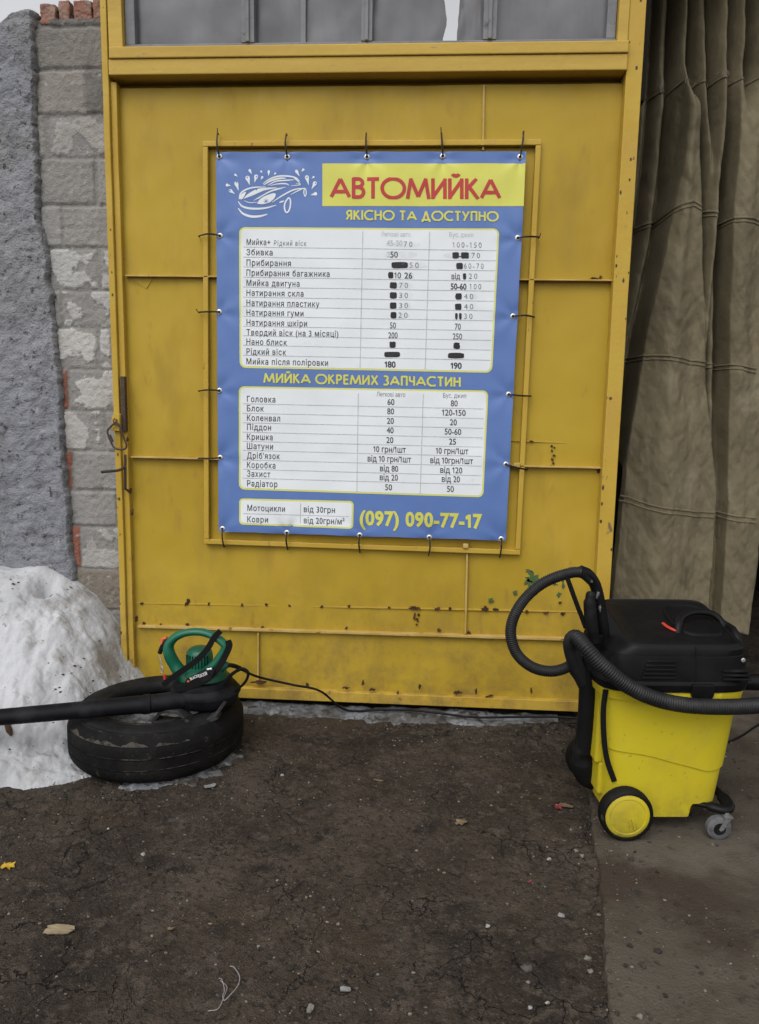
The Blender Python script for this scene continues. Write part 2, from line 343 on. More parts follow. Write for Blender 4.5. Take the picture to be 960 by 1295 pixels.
for j in range(nv+1):
    for i in range(nu+1):
        x = cx0+(cx1-cx0)*i/nu; z = cz0+(cz1-cz0)*j/nv
        wx = x+.006*fn(x*14,z*14,1); wz = z+.005*fn(x*14,z*14,5)
        best = 0; col = MOR
        for (a,b,zb,zt,c) in cells:
            d = min(wx-a, b-wx, wz-zb, zt-wz)
            if d > 0:
                best = min(1, d/.006); col = c
                if c[0] > .27 and fn(x*9,z*9,9.2,7)+.55*(.55-min(1,d/.05)) > .05: col = (.225,.218,.208); best *= .45
                break
        y = WY+.004 - .0075*best + .003*fn(x*9,z*9,3) + .003*fn(x*45,z*45,7,5)
        k = 1+.14*fn(x*5,z*5,2.2)
        if z > 2.55: k *= .82+.1*fn(x*10,z*9,1)     # darker mortar smeared under the coping
        P.append((x,y,z)); T.append([q*k for q in col])
g = G(); g.v = P; g.f = [(j*(nu+1)+i, j*(nu+1)+i+1, (j+1)*(nu+1)+i+1, (j+1)*(nu+1)+i) for j in range(nv) for i in range(nu)]
o = (cx0+cx1)/2
g2 = len(g.v); g.box((cx0,WY+.02,cz0),(cx1,WY+.24,cz1)); T += [MOR]*8
bw = thing('block_wall', 'grey concrete block wall with peeling whitewash beside the yellow door frame', 'wall', (o,WY,0))
s = build('masonry', g, M_block, bw, smooth=True, recalc=False, angle=180); set_tone(s, T)
# loose red bricks left on its crest
for k,(a,b,t,bt) in enumerate([(55,74,9,26),(77,90,3,22),(95,117,2,21),(118,136,-30,18)]):
    p0 = at(a,bt,WY+.03); p1 = at(b,t,WY+.03); gg = G()
    def bp(u,v,z0=p0,z1=p1,k=k): return None
    gg.box((p0[0],WY+.0+.008*k,p0[2]-.03),(p1[0],WY+.14,p1[2]))
    bo = build('coping_brick', gg, M_brick, bw, bevel=.006)
    sub = bo.modifiers.new('s','SUBSURF'); sub.subdivision_type='SIMPLE'; sub.levels=sub.render_levels=4
    dt = bpy.data.textures.new('brick_rough','CLOUDS'); dt.noise_scale=.03
    dm = bo.modifiers.new('d','DISPLACE'); dm.texture=dt; dm.strength=.012

# rough plastered wall in front of it
def pl_edge(z): 
    xs = [at(*q,.012) for q in [(42,60),(42,150),(45,250),(58,320),(68,400),(76,500),(82,600),(91,722),(95,800)]]
    e = interp(-z, [-p[2] for p in xs], [p[0] for p in xs])
    return e+.012*fn(z*9,4.4)+.007*fn(z*35,2.2)
def pl_top(x):
    xs = [(-1e3,at(0,90,-.03)[2]-.2)]+[(at(a,b-5,.012)[0],at(a,b-5,.012)[2]) for a,b in [(-60,75),(-20,48),(0,30),(14,18),(30,14),(45,13),(60,14)]]
    return interp(x,[q[0] for q in xs],[q[1] for q in xs])
P, T = [], []; nu, nv = 130, 430
for j in range(nv+1):
    for i in range(nu+1):
        z0 = -.05+3.1*j/nv; e = pl_edge(z0); u = 1-(1-i/nu)**1.8
        x = -3.2+(e+3.2)*u; z = -.05+(pl_top(x)+.05)*j/nv
        y = .012 - .007*fn(x*5,z*5,1.5,4) - .008*fn(x*22,z*22,2.5,6)
        d = e-x
        if d < .012: y += .02*(1-d/.012)**2
        if j == nv: y += .02
        P.append((x,y,z)); k = 1+.16*fn(x*2.2,z*2.2,.7,6)
        tint = interp(z,[.5,1.4,2.2,2.9],[0,0,1,1])*max(0,min(1,.5+fn(x*3,z*3,6)))
        c = (np.array((.205,.21,.23))*(1-tint*.5)+np.array((.20,.185,.165))*tint*.5)*k; T.append(c)
g = G(); g.v = P; g.f = [(j*(nu+1)+i, j*(nu+1)+i+1, (j+1)*(nu+1)+i+1, (j+1)*(nu+1)+i) for j in range(nv) for i in range(nu)]
n0 = len(g.v)
side = []
for j in range(nv+1):                       # right reveal and top of the slab of plaster
    p = g.v[j*(nu+1)+nu]; side.append((p[0]+.004, WY+.02, p[2]))
g.add(side, []); g.f += [(j*(nu+1)+nu, n0+j, n0+j+1, (j+1)*(nu+1)+nu) for j in range(nv)]
n1 = len(g.v); g.add([(g.v[nv*(nu+1)+i][0], .2, g.v[nv*(nu+1)+i][2]) for i in range(nu+1)], [])
g.f += [(nv*(nu+1)+i, nv*(nu+1)+i+1, n1+i+1, n1+i) for i in range(nu)]
T += [(.15,.145,.14)]*(len(g.v)-len(T))
pw = solo('plastered_wall', g, M_plaster, 'rough grey rendered wall at the left behind the snow heap', 'wall', smooth=True, recalc=False, angle=180)
set_tone(pw, T)

# ------------------------------------------------------------------ garage shell behind the door
g = G()
g.box((-1.33,2.6,-.1),(2.7,2.7,3.5)); g.box((2.6,.1,-.1),(2.7,2.6,3.5)); g.box((-1.33,.30,-.1),(-1.28,2.6,2.62)); g.box((-1.33,.14,2.56),(.80,2.6,2.62))  # low ceiling added to keep the room dark, open sky left behind the transom
g.box((.82,.10,2.62),(.86,2.6,3.5)); g.box((.80,.10,3.4),(2.7,2.6,3.5)); g.box((2.05,-.02,-.1),(2.6,.12,3.5))
g.box((-1.34,.10,-.1),(-1.30,.30,2.62))
tag(build('wall', g, M_inside), kind='structure')

# ------------------------------------------------------------------ the yellow door
YP = 0.0
def zat(x, y, Y): return at(x,y,Y)[2]
door = thing('garage_door', 'big yellow sheet steel garage door with grey glazing above', 'door', (-.27,0,0))
xl, xr = -1.335, .79
zb, zt = .045, 2.643
g = G()
def pn(u, v):
    x = xl+(xr-xl)*u; z = zb+(zt-zb)*v
    return (x, YP+.008*fn(x*1.3,z*1.1,3,2)+.004*fn(x*3.6,z*3.2,1,3)-.004, z)
g.grid(pn, 90, 110); g.box((xl,.02,zb),(xr,.03,zt))
build('panel', g, M_door, door, smooth=True, recalc=False, angle=60)
# seams: upper sheets overlap the lower ones
def seam(y0, x0, x1, y1=None):
    y1 = y0 if y1 is None else y1
    a = at(x0,y0,-.006); b = at(x1,y1,-.006); gg = G(); d = .0022
    gg.hexa([(a[0],-.0075,a[2]-d),(b[0],-.0075,b[2]-d),(b[0],-.0075,b[2]+d),(a[0],-.0075,a[2]+d)], [(a[0],.004,a[2]-d),(b[0],.004,b[2]-d),(b[0],.004,b[2]+d),(a[0],.004,a[2]+d)])
    build('seam', gg, M_stile, door)
seam(762.5,172,735,774); seam(556,620,765,562)
# stiles (angle iron): an outer flange and a face
def slat(pa, pb, wdt, y0, y1, mt=M_stile, name='stile', bev=.003):
    """upright bar from pa to pb (x, z of its left edge), wdt wide"""
    gg = G(); n = 24; rings = []
    for i in range(n+1):
        t = i/n; x = pa[0]+(pb[0]-pa[0])*t; z = pa[1]+(pb[1]-pa[1])*t; jx = .0016*fn(z*3,pa[0]*7)
        rings.append([(x+jx,y0,z),(x+wdt+jx,y0,z),(x+wdt+jx,y1,z),(x+jx,y1,z)])
    gg.loft(rings); return build(name, gg, mt, door, bevel=bev)
TOP = 3.28
slat((-1.352,.03),(-1.352,TOP),.026,-.052,.05)
slat((-1.326,.03),(-1.326,2.655),.026,-.036,.05)
slat((.742,.03),(.742,TOP),.062,-.055,.05)
# bottom rail
g = G(); a = at(176,872,-.03)[2]
g.box((-1.30,-.030,.034),(.742,.03,.082)); build('bottom_rail', g, M_stile, door, bevel=.003)
# transom beam: a sill board over a facing board
g = G(); g.box((-1.312,-.075,2.728),(.742,.06,2.772)); build('sill_board', g, M_wood, door, bevel=.004)
g = G(); g.box((-1.318,-.068,2.668),(.742,.06,2.7275)); build('beam', g, M_wood, door, bevel=.004)
g = G(); g.box((-1.312,.032,2.60),(.742,.05,2.668)); build('rail', g, M_door, door, bevel=.003)
slat((-1.318,2.773),(-1.318,TOP),.058,-.06,.05, M_wood, 'window_jamb')
slat((.700,2.773),(.700,TOP),.040,-.06,.05, M_wood, 'window_jamb')
g = G(); g.box((-1.312,-.06,TOP),(.80,.06,TOP+.08)); build('top_rail', g, M_wood, door, bevel=.004)
# glazing
win = build('window', G().box((-1.262,-.035,2.773),(.700,.03,2.797)).box((-1.258,-.033,2.797),(-1.218,.03,TOP)).box((.662,-.033,2.797),(.698,.03,TOP)), M_greyframe, door, bevel=.003)
def xw(px, y=40): return at(px,y,-.03)[0]
for (a,b) in [(306,322),(457,471),(611,628)]:
    g = G(); g.box((xw(a),-.038,2.7975),(xw(b),.02,TOP-.001)); g.box((xw((a+b)/2)-.007,-.048,2.7975),(xw((a+b)/2)+.007,-.036,TOP-.001)); build('mullion', g, M_greyframe, win, bevel=.002)
g = G(); g.box((xw(380),-.020,2.7975),(xw(386),.0,TOP-.001)); build('mullion', g, M_greyframe, win)
def pane(a, b, wl=0, wr=0, tilt=0):
    gg = G(); x0, x1 = xw(a), xw(b)
    gg.grid(lambda u,v: (x0+(x1-x0)*u+(1-u)*wl*(.5+fn(v*2.2,a*.3,0,4))+u*wr*(.5+fn(v*2.6,b*.3,0,4)), .004+.006*fn((x0+u)*2,v*2,a*.1,3)+tilt*v, 2.7975+(TOP-2.7975)*v), 24, 20)
    build('pane', gg, M_film, win, smooth=True, recalc=False, angle=60)
pane(170,310); pane(318,459); pane(468,558,0,.022); pane(584,615,-.022,0); pane(624,775)
gg = G(); gg.box((xw(556),.008,2.7975),(xw(590),.012,TOP)); build('pane', gg, M_glass, win)
for (x,y,l) in [(208,69,9),(280,66,-8),(366,66,9),(436,63,-10),(494,60,9)]:     # bent glazing pins
    p = at(x,y,-.04); q = at(x+l,y-4,-.05); gg = G(); gg.tube([p,(p+q)/2+np.array((0,-.01,0)),q],.0022,6); build('glazing_pin', gg, M_steel, win)
# horizontal and vertical angle irons
def hbar(x0, y0, x1, y1, th=.006, dep=.032, mt=M_bar, name='crossbar'):
    a = at(x0,y0,-dep); b = at(x1,y1,-dep); gg = G(); n = 30; rings = []
    for i in range(n+1):
        t = i/n; x = a[0]+(b[0]-a[0])*t; z = a[2]+(b[2]-a[2])*t+.001*fn(x*5,z_:=0)
        rings.append([(x,-dep,z-th/2),(x,-dep,z+th/2),(x,.01,z+th/2),(x,.01,z-th/2)])
    gg.loft(rings); build(name, gg, mt, door, bevel=.0012)
hbar(158,348.5,775,354.5,.006,.03); hbar(165,578,762,592,.007,.03); hbar(174,792.5,752,810,.011,.026)
def vbar(x0, y0, x1, y1, w_=.008, dep=.018, mt=M_bar):
    a = at(x0,y0,-dep); b = at(x1,y1,-dep); gg = G()
    gg.hexa([(b[0]-w_/2,-dep,b[2]),(b[0]+w_/2,-dep,b[2]),(a[0]+w_/2,-dep,a[2]),(a[0]-w_/2,-dep,a[2])],[(b[0]-w_/2,.01,b[2]),(b[0]+w_/2,.01,b[2]),(a[0]+w_/2,.01,a[2]),(a[0]-w_/2,.01,a[2])])
    build('upright_bar', gg, mt, door, bevel=.001)
vbar(612,107,611,190); vbar(591,698,588.5,802); vbar(326.5,800,326,866)
# the sign frame welded on the panel
fr = [at(256,178,-.03),at(685,176,-.03),at(658,702,-.03),at(258,688,-.03)]
def fbar(p, q, ax):
    gg = G(); t = .022
    if ax == 'x': gg.hexa([(p[0],-.03,p[2]-t/2),(q[0],-.03,q[2]-t/2),(q[0],-.03,q[2]+t/2),(p[0],-.03,p[2]+t/2)],[(p[0],.0,p[2]-t/2),(q[0],.0,q[2]-t/2),(q[0],.0,q[2]+t/2),(p[0],.0,p[2]+t/2)])
    else: gg.hexa([(q[0]-t/2,-.03,q[2]),(q[0]+t/2,-.03,q[2]),(p[0]+t/2,-.03,p[2]),(p[0]-t/2,-.03,p[2])],[(q[0]-t/2,.0,q[2]),(q[0]+t/2,.0,q[2]),(p[0]+t/2,.0,p[2]),(p[0]-t/2,.0,p[2])])
    build('sign_frame', gg, M_stile, door, bevel=.003)
ins = .011
A,B,C_,D_ = [np.array(p) for p in fr]
fbar(A+(0,0,-ins),B+(0,0,-ins),'x'); fbar(D_+(0,0,ins),C_+(0,0,ins),'x')
fbar(A+(ins,0,-2*ins-.0005),D_+(ins,0,2*ins+.0005),'z'); fbar(B+(-ins,0,-2*ins-.0005),C_+(-ins,0,2*ins+.0005),'z')
for (x,y,s_) in [(589,690,.012),(654,588,.013)]:
    p = at(x,y,-.036); gg = G(); gg.box((p[0]-s_,-.040,p[2]-s_),(p[0]+s_,-.02,p[2]+s_*.7)); build('weld_lug', gg, M_bar, door, bevel=.004)
# rust, rivets and flaked paint: patches with a shape of their own
def blob(px, py, rx, ry, seed, n=14, rough=.55, Y=-.004, th=.0015):
    out = []
    for k in range(n):
        q = 2*math.pi*k/n; s_ = 1+rough*noise.noise(Vector((math.cos(q)*1.6+seed*5.1, math.sin(q)*1.6, seed)))*1.5
        p = at(px+rx*s_*math.cos(q), py+ry*s_*math.sin(q), Y); out.append((p[0], p[2]))
    return G().prism(out[::-1], Y-th, Y+.006)
rnd = random.Random(3)
rg = G(); pg = G()
for (x,y,rx,ry) in [(179,763,2.5,2),(237,761,3.6,5),(264,764,2,2),(306,765,2.2,2),(337,765,2.4,2),(366,766,2.2,1.6),(407,767,2,1.8),(441,767,2.6,2),(492,768.5,2.4,2),
   (524,769,8,2.6),(553,770,3.5,2.4),(569,770,2.2,2),(613,770.5,4.5,4.5),(627,771,4,2),(666,774,3,2),(690,775,4,2.4),(712,776,3.4,2),(182,789,2,2.5),(203,790,1.6,1.6),(237,790,2.6,2),(332,794,2,2),
   (438,794,2,2),(555,797,2.4,2),(593,801,2.4,3),(752,352,6,1.4),(760,350,3,2.4),(672,558,2.6,1.6),(698,564,1.6,1.4),(757,596,3,4),(503,876,2,3),(531,868,2,5),(388,866,2,5),(459,864,2,5),(602,875,1.8,4.5),(672,874,1.6,4),
   (327,862,9,3),(436,870,6,2),(579,876,6,2.4),(470,872,5,2),(620,880,7,1.6),(165,620,1.5,4),(167,646,1.8,5),(160,517,1.6,3),(161,556,1.8,5),(708,762,2,2),(172,783,2.5,5)]:
    Y = -.0405 if (rx < 2 and x < 172) else (-.0325 if y > 861 else -.0095)
    build('rust_spot', blob(x,y,rx*(.55+.4*rnd.random()),ry*(.55+.4*rnd.random()),rnd.random()*9,rough=.8,Y=Y), M_rust, door)
for (x,y) in [(525,777),(527,783),(526,790),(528,786),(523,781),(530,778),(699,570),(700,576),(698,581),(701,586),(697,590),(700,566)]:
    pg.add(*(lambda b: (b.v, b.f))(blob(x+rnd.uniform(-1.5,1.5),y,rnd.uniform(.8,2),rnd.uniform(1,2.2),rnd.random()*9,n=9,Y=-.0095)))
build('rust_run', pg, M_rust, door)
gg = G()
for (x,y,rx,ry) in [(673,730,8,8),(668,737,5,5),(709,731,4,3.6),(702,739,3,2.2),(712,741,2.4,3.2),(707,752,2.6,4),(712,735,2,2),(652,750,3,2.2),(621,759,3.6,2.6),(668,722,4,1.8)]:
    build('flaked_patch', blob(x,y,rx*.9,ry*.9,rnd.random()*9,n=16,rough=.7,Y=-.004,th=.0008), M_green, door)
gg = G()
for k in range(26):                                     # knocks on the stiles
    z = rnd.uniform(.2,3.1); x = rnd.choice([-1.350,-1.338,.748,.799,.78]); s_ = rnd.uniform(.002,.005); Yk = -.0525 if x < 0 else -.0555
    out = [(x+s_*math.cos(q)*(1+.5*noise.noise(Vector((q,k,0)))), z+s_*rnd.uniform(1.2,2.8)*math.sin(q)) for q in [2*math.pi*i/8 for i in range(8)]]
    gg.prism(out, Yk-.0008, Yk+.003)
build('paint_chips', gg, M_steel, door)
# latch gear on the left stile
gg = G(); gg.prism([(at(*q,-.056)[0],at(*q,-.056)[2]) for q in [(152,476),(157,476),(159,546),(154,546)]], -.0545, -.03); build('latch_slot', gg, M_steel, door)
hasp = build('hasp_lug', G().prism([(at(*q,-.06)[0],at(*q,-.06)[2]) for q in [(143,545),(143,526),(148,522),(153,524),(153,545)]], -.075, -.05), M_stile, door, bevel=.002)
gg = G(); gg.tube([at(158.5,575,-.068),at(158.5,600,-.07),at(158.5,618,-.066),at(164,622,-.05)], .006, 8); lb = build('latch_bolt', gg, M_steel, door, smooth=True)
gg = G(); gg.tube(catmull([at(157,590,-.07),at(154,593,-.085),at(148,595,-.10),at(138,596,-.12),at(128,597,-.14)],4), .0065, 8); build('handle', gg, M_steel, lb, smooth=True)
# triangular gusset outline below the upper crossbar
gg = G(); q = [(160,350),(194,351),(185,365)]
gg.prism([(at(*p,-.008)[0],at(*p,-.008)[2]) for p in q], -.008, .0); build('gusset', gg, M_door, door)
# hanging screw link, a thing of its own
lk = thing('screw_link', 'rusty steel screw link hanging from the hasp on the left stile', 'carabiner', tuple(at(148,562,-.09)))
gg = G(); pts = [(146,534),(137,543),(136.5,549),(140,558),(144.5,566),(152,568.5),(158,567.5),(160,563),(157,555),(152,541),(148,535)]
gg.tube(catmull([at(*p,-.088) for p in pts]+[at(146,534,-.088)],4), .0042, 8); build('link_body', gg, M_steel, lk, smooth=True)
gg = G(); gg.tube([at(138.5,550,-.088),at(142,559,-.088)], .0068, 8); build('screw_sleeve', gg, M_steel, lk, smooth=True)
gg = G(); gg.tube(catmull([at(145,529,-.082),at(143.5,532,-.088),at(145,537,-.094),at(147.5,536,-.09),at(147,530,-.08)],4), .003, 6); build('ring', gg, M_steel, lk, smooth=True)

# ------------------------------------------------------------------ the price banner
YB = -.046
def slope(y): return interp(y, [191,313,515,610,680], [0,.0145,.022,.028,.031])
ey = [(277,197.5),(363,198),(464,198),(560,197),(658,198), (278,298),(277,394.5),(277.5,494),(278,579), (655,301),(649,400),(643.5,499),(640,587.5), (281,669),(362.5,674),(455,677),(543,680),(634,682)]
EYW = [at(x,y,YB) for x,y in ey]
def bdisp(x, z):
    d = .005*fn(x*2.0,z*1.6,2.7,2)+.0018*fn(x*7,z*7,4,2)
    for e in EYW:                                    # pulled back a little and puckered at each eyelet
        r2 = (x-e[0])**2+(z-e[2])**2
        if r2 < .03: d += .007*math.exp(-r2/.0022) - .003*math.exp(-r2/.009)*math.sin(math.atan2(z-e[2],x-e[0])*5)
    return d
def B2(px, py, off=0.0):
    p = at(px, py, YB); d = bdisp(p[0], p[2]); return (p[0], YB+d-off, p[2])
TLc, TRc, BRc, BLc = (272.5,191.5),(666,190.8),(640,684.5),(276,673)
def quad(c, u, v):
    (a,b,c_,d) = [np.array(q, float) for q in c]
    return (a*(1-u)+b*u)*(1-v)+(d*(1-u)+c_*u)*v
def bn(u, v, off):
    p = quad((TLc,TRc,BRc,BLc), u, v)
    s_ = min(min(abs(p[0]-e[0])+abs(p[1]-e[1]) for e in ey)/45, 1)
    e_ = .9*s_                                        # edges sag between the eyelets
    if v == 0: p = p+np.array((0,e_))
    if v == 1: p = p-np.array((0,1.3*e_))
    if u == 0: p = p+np.array((.8*e_,0))
    if u == 1: p = p-np.array((.8*e_,0))
    return B2(p[0], p[1], off)
banner = thing('price_banner', 'blue car wash price banner with white tables, tied inside a yellow frame', 'banner', (float(EYW[2][0]), YB, float(EYW[14][2])))
g = G(); nu, nv = 100, 126
g.grid(lambda u,v: bn(u,v,0), nu, nv); g.grid(lambda u,v: bn(1-u,v,-.0012), nu, nv)
build('sheet', g, M_blue, banner, smooth=True, recalc=False, angle=180)

def rquad(c, r, off, nu=40, nv=40):
    """rounded quadrilateral; r in px"""
    hgt = abs(c[3][1]-c[0][1]); wid = abs(c[1][0]-c[0][0]); rv = r/hgt if r else 0; ru = r/wid
    vs = sorted(set([0,1]+[rv*(1-math.cos(t*math.pi/12)) for t in range(7)]+[1-rv*(1-math.cos(t*math.pi/12)) for t in range(7)]+list(np.linspace(rv,1-rv,nv)))) if r else list(np.linspace(0,1,nv+1))
    gg = G(); rows_ = []
    for v in vs:
        k = 0
        if r:
            dv = max(rv-v, v-(1-rv), 0)/rv; k = ru*(1-math.sqrt(max(0,1-dv*dv)))
        rows_.append([B2(*quad(c, k+(1-2*k)*i/nu, v), off) for i in range(nu+1)])
    V = [p for r_ in rows_ for p in r_]
    gg.add(V, [(j*(nu+1)+i, j*(nu+1)+i+1, (j+1)*(nu+1)+i+1, (j+1)*(nu+1)+i) for j in range(len(vs)-1) for i in range(nu)])
    return gg
def flat(name, g, mt, parent): return build(name, g, mt, parent, recalc=False)
def line(gg, x0, y0, x1, y1, w_, off, n=24):
    d = np.array((x1-x0,y1-y0)); L_ = np.linalg.norm(d); nrm = np.array((-d[1],d[0]))/L_*w_/2; V = []
    for i in range(n+1):
        p = np.array((x0,y0))+d*i/n; V += [B2(*(p-nrm),off), B2(*(p+nrm),off)]
    gg.add(V, [(2*i,2*i+2,2*i+3,2*i+1) for i in range(n)])
# --- typeset text (built-in font)
_gc = {}
def glyphs(body, bold=0.0, space=1.0):
    """outlines of a line of type, filled by winding number (the stock filler spoils some Cyrillic letters)"""
    key = (body, bold, space)
    if key in _gc: return _gc[key][0].copy(), _gc[key][1]
    V, Fc, x = [], [], 0.0
    for ch in body:
        if ch == ' ': x += .30*space; continue
        v, f, adv = one_glyph(ch, bold); n0 = len(V)
        V += [(p[0]+x, p[1]) for p in v]; Fc += [tuple(i+n0 for i in q) for q in f]; x += adv+(space-1)*.6
    V = np.array(V).reshape(-1,2); _gc[key] = (V, Fc); return V.copy(), Fc
_og = {}
def outline(body, bold):
    c = bpy.data.curves.new('type','FONT'); c.body = body; c.resolution_u = 3; c.offset = bold; c.fill_mode = 'NONE'
    o = bpy.data.objects.new('type', c); COL.objects.link(o); dg = bpy.context.evaluated_depsgraph_get()
    me = o.evaluated_get(dg).to_mesh(); V = [tuple(v.co[:2]) for v in me.vertices]; E = [tuple(e.vertices) for e in me.edges]
    o.evaluated_get(dg).to_mesh_clear(); bpy.data.objects.remove(o); bpy.data.curves.remove(c)
    nxt = {}
    for i, j in E: nxt.setdefault(i, []).append(j); nxt.setdefault(j, []).append(i)
    loops, seen = [], set()
    for i in range(len(V)):
        if i in seen or i not in nxt: continue
        lp = [i]; seen.add(i); cur = i
        while True:
            n_ = [k for k in nxt[cur] if k not in seen]
            if not n_: break
            cur = n_[0] if len(lp) > 1 or (i+1) not in n_ else i+1
            lp.append(cur); seen.add(cur)
        loops.append([V[k] for k in lp])
    return loops
def one_glyph(ch, bold):
    key = (ch, bold)
    if key in _og: return _og[key]
    if ch == '1':                                     # a one with its flag
        t = .088+2*bold; loops = [[(.16,0),(.16+t,0),(.16+t,.68),(.16+t*.25,.68),(.02,.58),(.02,.58-t*.95),(.16,.68-t*1.55)]]; adv = .40
    else:
        loops = outline(ch, bold); adv = max(p[0] for p in outline(ch+'I', 0)[-1])-.17 if ch not in "'" else .2
    if bold and ch != '1':                            # embolden: push every outline away from the ink
        ar = lambda L_: sum(L_[i-1][0]*L_[i][1]-L_[i][0]*L_[i-1][1] for i in range(len(L_)))
        sg = 1 if ar(max(loops, key=lambda L_: abs(ar(L_)))) > 0 else -1; new = []
        for lp in loops:
            n = len(lp); nl = []
            for i in range(n):
                k0, k1 = i-1, (i+1) % n
                d0 = np.array(lp[i])-np.array(lp[k0]); d1 = np.array(lp[k1])-np.array(lp[i])
                d0 = d0/(np.linalg.norm(d0)+1e-9); d1 = d1/(np.linalg.norm(d1)+1e-9)
                n0 = np.array((d0[1],-d0[0])); n1 = np.array((d1[1],-d1[0])); mm = (n0+n1)/max(.5,1+np.dot(n0,n1))
                nl.append(tuple(np.array(lp[i])+sg*bold*mm))
            new.append(nl)
        loops = new
    pts, edges = [], []
    for lp in loops:
        o = len(pts); pts += [Vector(p) for p in lp]; edges += [(o+i, o+(i+1) % len(lp)) for i in range(len(lp))]
    r = geometry.delaunay_2d_cdt(pts, edges, [], 0, 1e-5); v = [tuple(p) for p in r[0]]; f = []
    for q in r[2]:
        cx_ = sum(v[i][0] for i in q)/len(q); cy2 = sum(v[i][1] for i in q)/len(q); wn = 0
        for lp in loops:
            for i in range(len(lp)):
                (ax,ay),(bx,by) = lp[i], lp[(i+1) % len(lp)]
                if (ay <= cy2) != (by <= cy2):
                    xx = ax+(cy2-ay)*(bx-ax)/(by-ay)
                    if xx > cx_: wn += 1 if by > ay else -1
        if wn != 0:
            (a0,a1),(b0,b1),(c0,c1) = v[q[0]],v[q[1]],v[q[2]]
            f.append(tuple(q) if (b0-a0)*(c1-a1)-(b1-a1)*(c0-a0) > 0 else tuple(q)[::-1])
    _og[key] = (v, f, adv); return _og[key]
CAPH = glyphs('Н')[0][:,1].max()
def text(gg, body, x, y, cap, xs=.74, align='l', bold=0.0, space=1.0, width=None, off=.0018, lean=0.0, sl=None):
    V, Fc = glyphs(body, bold, space)
    if len(V) == 0: return
    s_ = cap/CAPH; V = V*s_; V[:,0] -= V[:,0].min(); wd = V[:,0].max(); k = (width/wd) if width else xs
    V[:,0] = V[:,0]*k; wd *= k
    x0 = x-(wd/2 if align == 'c' else 0); sl_ = slope(y) if sl is None else sl
    xa = 0 if align != 'c' else wd/2
    out = [B2(x0+p[0]+lean*p[1], y-p[1]+(p[0]-xa)*sl_, off) for p in V]
    gg.add(out, [tuple(reversed(f)) for f in Fc])
# --- geometric sign lettering drawn with strokes
def arc(cx, cy, rx, ry, a0, a1, n=18): return [(cx+rx*math.cos(R(a0+(a1-a0)*i/n)), cy+ry*math.sin(R(a0+(a1-a0)*i/n))) for i in range(n+1)]
ST = {
 'А': (.86,[[(0,0),(.43,1.0)],[(.43,1.0),(.86,0)],[(.17,.30),(.69,.30)]]),
 'В': (.52,[[(0.04,-.07),(0.04,1.07)],[(0,1),(.26,1)]+arc(.26,.78,.20,.22,90,-90)+[(0,.56)],[(0,.54),(.27,.54)]+arc(.27,.27,.24,.27,90,-90)+[(0,0)]]),
 'Т': (.56,[[(0,1),(.56,1)],[(.28,-.07),(.28,1)]]),
 'О': (1.04,[arc(.52,.5,.52,.53,0,360,40)]),
 'М': (1.0,[[(0,-.07),(.16,1.05)],[(.14,1.05),(.5,.05)],[(.5,.05),(.86,1.05)],[(.84,1.05),(1.0,-.07)]]),
 'И': (.64,[[(.04,-.07),(.04,1.07)],[(.6,-.07),(.6,1.07)],[(.04,.03),(.6,.97)]]),
 'К': (.58,[[(.04,-.07),(.04,1.07)],[(.06,.48),(.50,1.07)],[(.17,.58),(.58,-.07)]]),
 'Я': (.52,[[(.48,-.07),(.48,1.07)],[(.5,1),(.26,1)]+arc(.26,.73,.21,.27,90,270)+[(.5,.46)],[(.26,.46),(0,-.07)]]),
 'І': (.08,[[(.04,-.07),(.04,1.07)]]),
 'С': (.80,[arc(.50,.5,.50,.53,50,310,30)]),
 'Н': (.62,[[(.04,-.07),(.04,1.07)],[(.58,-.07),(.58,1.07)],[(.04,.53),(.58,.53)]]),
 'Д': (.80,[[(.13,.02),(.40,1.05)],[(.40,1.05),(.67,.02)],[(0,.02),(.80,.02)],[(.04,.08),(.04,-.24)],[(.76,.08),(.76,-.24)]]),
 'У': (.62,[[(0,1.07),(.33,.34)],[(.62,1.07),(.12,-.07)]]),
 'П': (.58,[[(.04,-.07),(.04,1.07)],[(.54,-.07),(.54,1.07)],[(0.04,1),(.54,1)]]),
 'Е': (.46,[[(.04,-.07),(.04,1.07)],[(0.04,1),(.46,1)],[(.04,.52),(.44,.52)],[(.04,0),(.46,0)]]),
 'Х': (.64,[[(0,-.07),(.60,1.07)],[(.04,1.07),(.64,-.07)]]),
 'З': (.48,[arc(.20,.77,.21,.24,140,-90),arc(.20,.26,.25,.28,90,-140)]),
 'Ч': (.52,[[(.04,1.07),(.04,.72)]+arc(.24,.66,.20,.22,180,270)+[(.48,.44)],[(.48,-.07),(.48,1.07)]]),
 'Р': (.50,[[(0.04,-.07),(0.04,1.07)],[(0,1),(.25,1)]+arc(.25,.73,.21,.27,90,-90)+[(0,.46)]])}
ST['Й'] = (ST['И'][0], ST['И'][1]+[arc(.32,1.34,.15,.13,190,350,8)])
_lay = [0]
